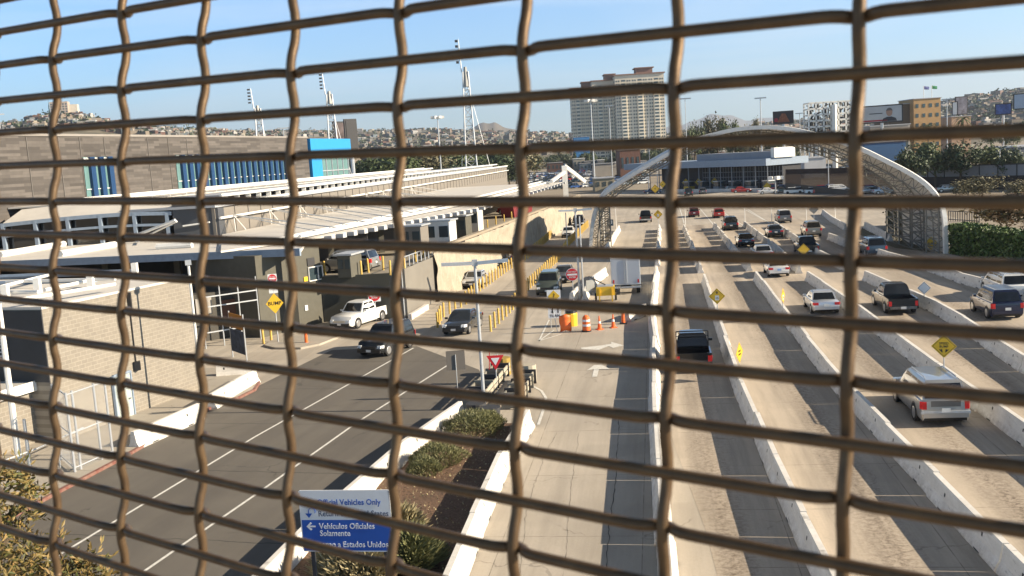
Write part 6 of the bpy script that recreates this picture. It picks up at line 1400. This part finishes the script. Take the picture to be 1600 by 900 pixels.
b = MB(); plate(b, rnd_rect(4.2, .25, .05, -1.9, zc+.2), .03, 0); art(t, b, plain('suit', (.03, .035, .05)), 'picture_line'); b = MB(); plate(b, rnd_rect(W_*.62, .5, .05, -W_*.17, zb+.4), .03, 0); art(t, b, plain('bbred', (.32, .03, .04)), 'picture_stripe')
billboard('narrow tall grey billboard right of the orange hotel', 1494, 1511, 152, 178, 470, plain('bbgrey', (.16, .16, .20), var=.6, scale=.4), rz=R(25)); billboard('white panel beside the narrow grey billboard', 1489, 1495, 160, 179, 465, M['white'])
billboard('blue picture billboard on a pale post near the right edge', 1557, 1578, 163, 178, 440, plain('bbblue', (.05, .10, .32), var=.9, scale=.3)); billboard('large pale blue board with a small dark emblem at the right edge', 1588, 1640, 146, 168, 400, plain('bbpb', (.33, .42, .55)))
billboard('dark green and brown leaning board left of the black one', 524, 540, 192, 220, 260, plain('bbbrg', (.09, .07, .07), var=.6, scale=.4), rz=R(30)); billboard('tall black board seen at an angle behind the blue block', 543, 560, 188, 234, 250, M['charcoal'], rz=R(30))
# left hill apartment block
p = hill_pt(108, .985); t = thing('apartment_block', 'square apartment block on the left hilltop', 'building', p, R(12)); MB().box((0, 0, 9), (22, 14, 20)).build('wall', plain('apt', (.42, .34, .28)), t); MB().box((15, 2, 7), (14, 12, 16)).build('wing', plain('apt2', (.60, .54, .44)), t)
b = MB(); [b.box((-9+i*3.6, -7.06, 3+j*3.2), (2.2, .1, 1.7)) for i in range(6) for j in range(5)]; split8(b, 'window', M['winglass'], t)
# houses on the hills
HM = []
def house_mesh(seed):
    r_ = random.Random(seed); b = MB(); w_, d_, h_ = r_.uniform(8, 13), r_.uniform(7, 10), r_.uniform(4, 8.5); b.box((0, 0, h_/2-2), (w_, d_, h_+4), 0, 0)
    if seed % 3 == 0: b.add([(-w_/2-.4, -d_/2-.4, h_), (w_/2+.4, -d_/2-.4, h_), (w_/2+.4, d_/2+.4, h_), (-w_/2-.4, d_/2+.4, h_), (-w_/2, 0, h_+2), (w_/2, 0, h_+2)], [(0, 1, 5, 4), (2, 3, 4, 5), (0, 4, 3), (1, 2, 5)], 1)
    else: b.box((0, 0, h_+.15), (w_+.5, d_+.5, .3), 0, 1); b.box((w_*.2, 0, h_+1.2), (w_*.4, d_*.5, 2.0), 0, 0)
    for sx in (-.28, 0, .28):
        for z in ((1.4, 4.6) if h_ > 6 else (1.6,)): b.box((w_*sx, -d_/2-.06, z), (1.5, .12, 1.4), 0, 2)
    return b
HC = [('white', (.40, .39, .37)), ('cream', (.30, .27, .21)), ('pink', (.25, .17, .14)), ('grey', (.15, .145, .135)), ('tan', (.20, .165, .125)), ('brick red', (.11, .055, .04)), ('pale blue', (.14, .17, .19))]
RC = plain('houseroof', (.26, .17, .13)); RC2 = plain('houseroofgrey', (.32, .31, .30))
for k in range(21):
    cn, cc = HC[k % 7]; o = house_mesh(k).build('house', [plain('house'+cn, cc), RC if k % 2 else RC2, M['winglass']]); HM.append((cn, o.data)); bpy.data.objects.remove(o)
rh = random.Random(17); HP = []
def sample():
    while True:
        u = rh.random()
        x = rh.uniform(-20, 560) if u < .25 else (rh.uniform(540, 1080) if u < .62 else rh.uniform(1180, 1620)); tt = rh.uniform(.30, .995) if x < 1250 else rh.uniform(.25, 1.0)
        if x < 540: tt = rh.uniform(.85, .998)
        yield x, tt
gen = sample()
for k in range(290):
    x, tt = next(gen); p = hill_pt(x, tt); cn, me = rh.choice(HM); o = bpy.data.objects.new('house', me); COL.objects.link(o); o.location = p; o.rotation_euler = (0, 0, rh.uniform(-.7, .7)+rh.choice([0, pi/2])*0)
    reg = 'left skyline ridge' if x < 540 else ('central hillside' if x < 1150 else 'right hillside'); tag(o, 'small %s house among many on the %s' % (cn, reg), 'house', 'houses on the hills')
b = MB(); hc = [plain('house'+c, v) for c, v in HC]
for k in range(2300):
    x, tt = next(gen); p = hill_pt(x, tt); w_ = rh.uniform(6, 13); b.box((p.x, p.y, p.z+1.5), (w_, rh.uniform(6, 10), rh.uniform(4, 11)), rh.uniform(-.8, .8), rh.choice([0, 1, 3, 3, 3, 2, 3, 4, 4, 5, 6]))
tag(b.build('distant_houses', hc), 'dense mass of tiny far houses covering the hills', 'houses', kind='stuff')
b = MB()
for k in range(2200):
    x, tt = next(gen); p = hill_pt(x, tt); r_ = rh.uniform(2.5, 6); 
    for _ in range(12): d = Vector((rh.gauss(0, 1), rh.gauss(0, 1), abs(rh.gauss(0, .8)))); q = p+d*r_*.5+Z3*r_*.6; e = Vector((rh.gauss(0, 1), rh.gauss(0, 1), rh.gauss(0, 1))).normalized()*r_*.35; f = e.cross(Vector((rh.gauss(0, 1), rh.gauss(0, 1), rh.gauss(0, 1)))).normalized()*r_*.3; b.add([q-e, q+f, q+e, q-f], [(0, 1, 2, 3)])
tag(b.build('distant_trees', M['leafdark']), 'dark specks of far trees between the hill houses', 'trees', kind='stuff')
# town buildings of the flat belt
for k in range(46):
    x = rh.choice([rh.uniform(570, 900), rh.uniform(860, 1080), rh.uniform(1080, 1420)]); d = rh.uniform(420, 620) if not 800 < x < 1040 else rh.uniform(620, 690); cn, cc = rh.choice(HC); wpx = rh.uniform(10, 30); zt_ = rh.uniform(3.5, 8)
    y_ = horizon(x)+(H-zt_)*F/d*.99
    low('%s low town building between the trees' % cn, x, x+wpx, y_, 0, d, cc, win=rh.randint(2, 5), grp='low buildings of the town belt', name='town_building', roof=rh.choice([RC, RC2, M['white']]), dp=rh.uniform(8, 14))
low('white hall with a curved roof right of the booths', 1256, 1290, 247, 262, 300, (.45, .46, .48), dp=12); low('brown hall behind the parking lot', 968, 1000, 234, 250, 400, (.16, .08, .055), win=4); low('pale low wall building behind the parking lot', 925, 962, 256, 262, 420, (.40, .37, .33), win=0, dp=3)
low('small cream gatehouse in front of the parking lot', 927, 958, 279, 300, 300, (.36, .31, .22), win=3, dp=8)
# ================================================================ far parking lot
def mini_car(seed):
    b = MB(); r_ = random.Random(seed); h_ = r_.choice([1.4, 1.45, 1.75]); b.hexa([(-2.2, -.85, .25), (2.2, -.85, .25), (2.2, .85, .25), (-2.2, .85, .25)], [(-2.15, -.82, .9), (2.1, -.82, .82), (2.1, .82, .82), (-2.15, .82, .9)], 0)
    b.hexa([(-1.7, -.76, .9), (1.0, -.76, .86), (1.0, .76, .86), (-1.7, .76, .9)], [(-1.3, -.62, h_-.06), (.3, -.62, h_-.06), (.3, .62, h_-.06), (-1.3, .62, h_-.06)], 1); b.hexa([(-1.32, -.63, h_-.06), (.32, -.63, h_-.06), (.32, .63, h_-.06), (-1.32, .63, h_-.06)], [(-1.25, -.58, h_), (.25, -.58, h_), (.25, .58, h_), (-1.25, .58, h_)], 0)
    for x in (-1.35, 1.3):
        for s in (-1, 1): b.tube([(x, s*.70, .31), (x, s*.87, .31)], .31, 8, 2)
    return b
PC = [('white', white_p), ('white', white_p), ('silver', silver), ('dark', dk), ('black', black), ('red', redp), ('blue', paint('blue', (.03, .08, .25))), ('silver', lb)]
MM = []
for k, (cn, pm) in enumerate(PC): o = mini_car(k).build('parked_car', [pm, M['glass'], M['rubber']]); MM.append((cn, o.data)); bpy.data.objects.remove(o)
rp = random.Random(9); cnt = 0
for row in range(12):
    d = 330+row*24
    for c in range(26):
        x = 815+c*9.5+rp.uniform(-1, 1); 
        if cnt > 235 or rp.random() < .18 or x > 1010: continue
        y_ = horizon(x)+H*F/d*.991
        p = at(x, y_); cn, me = rp.choice(MM); o = bpy.data.objects.new('parked_car', me); COL.objects.link(o); o.location = (p.x, p.y, .01); o.rotation_euler = (0, 0, R(15)+rp.choice([0, pi])+rp.uniform(-.05, .05)); tag(o, '%s car parked in the crowded far lot' % cn, 'car', 'cars parked in the far lot'); cnt += 1
for k in range(24):
    x = rp.uniform(1205, 1345); p = at(x, 262+rp.uniform(-10, 14)); cn, me = rp.choice(MM); o = bpy.data.objects.new('parked_car', me); COL.objects.link(o); o.location = (p.x, p.y, .01); o.rotation_euler = (0, 0, rp.uniform(-.4, .4)); tag(o, '%s car parked beyond the border fence' % cn, 'car', 'cars beyond the border fence')

for k in range(16):
    x = rp.uniform(1205, 1410); p = at(x, 300+rp.uniform(-2, 3)); cn, me = rp.choice(MM); o = bpy.data.objects.new('parked_car', me); COL.objects.link(o); o.location = (p.x, p.y, .01); o.rotation_euler = (0, 0, R(-12)+rp.uniform(-.1, .1)); tag(o, '%s car waiting in front of the rusty fence' % cn, 'car', 'cars before the rusty fence')
haze_box()
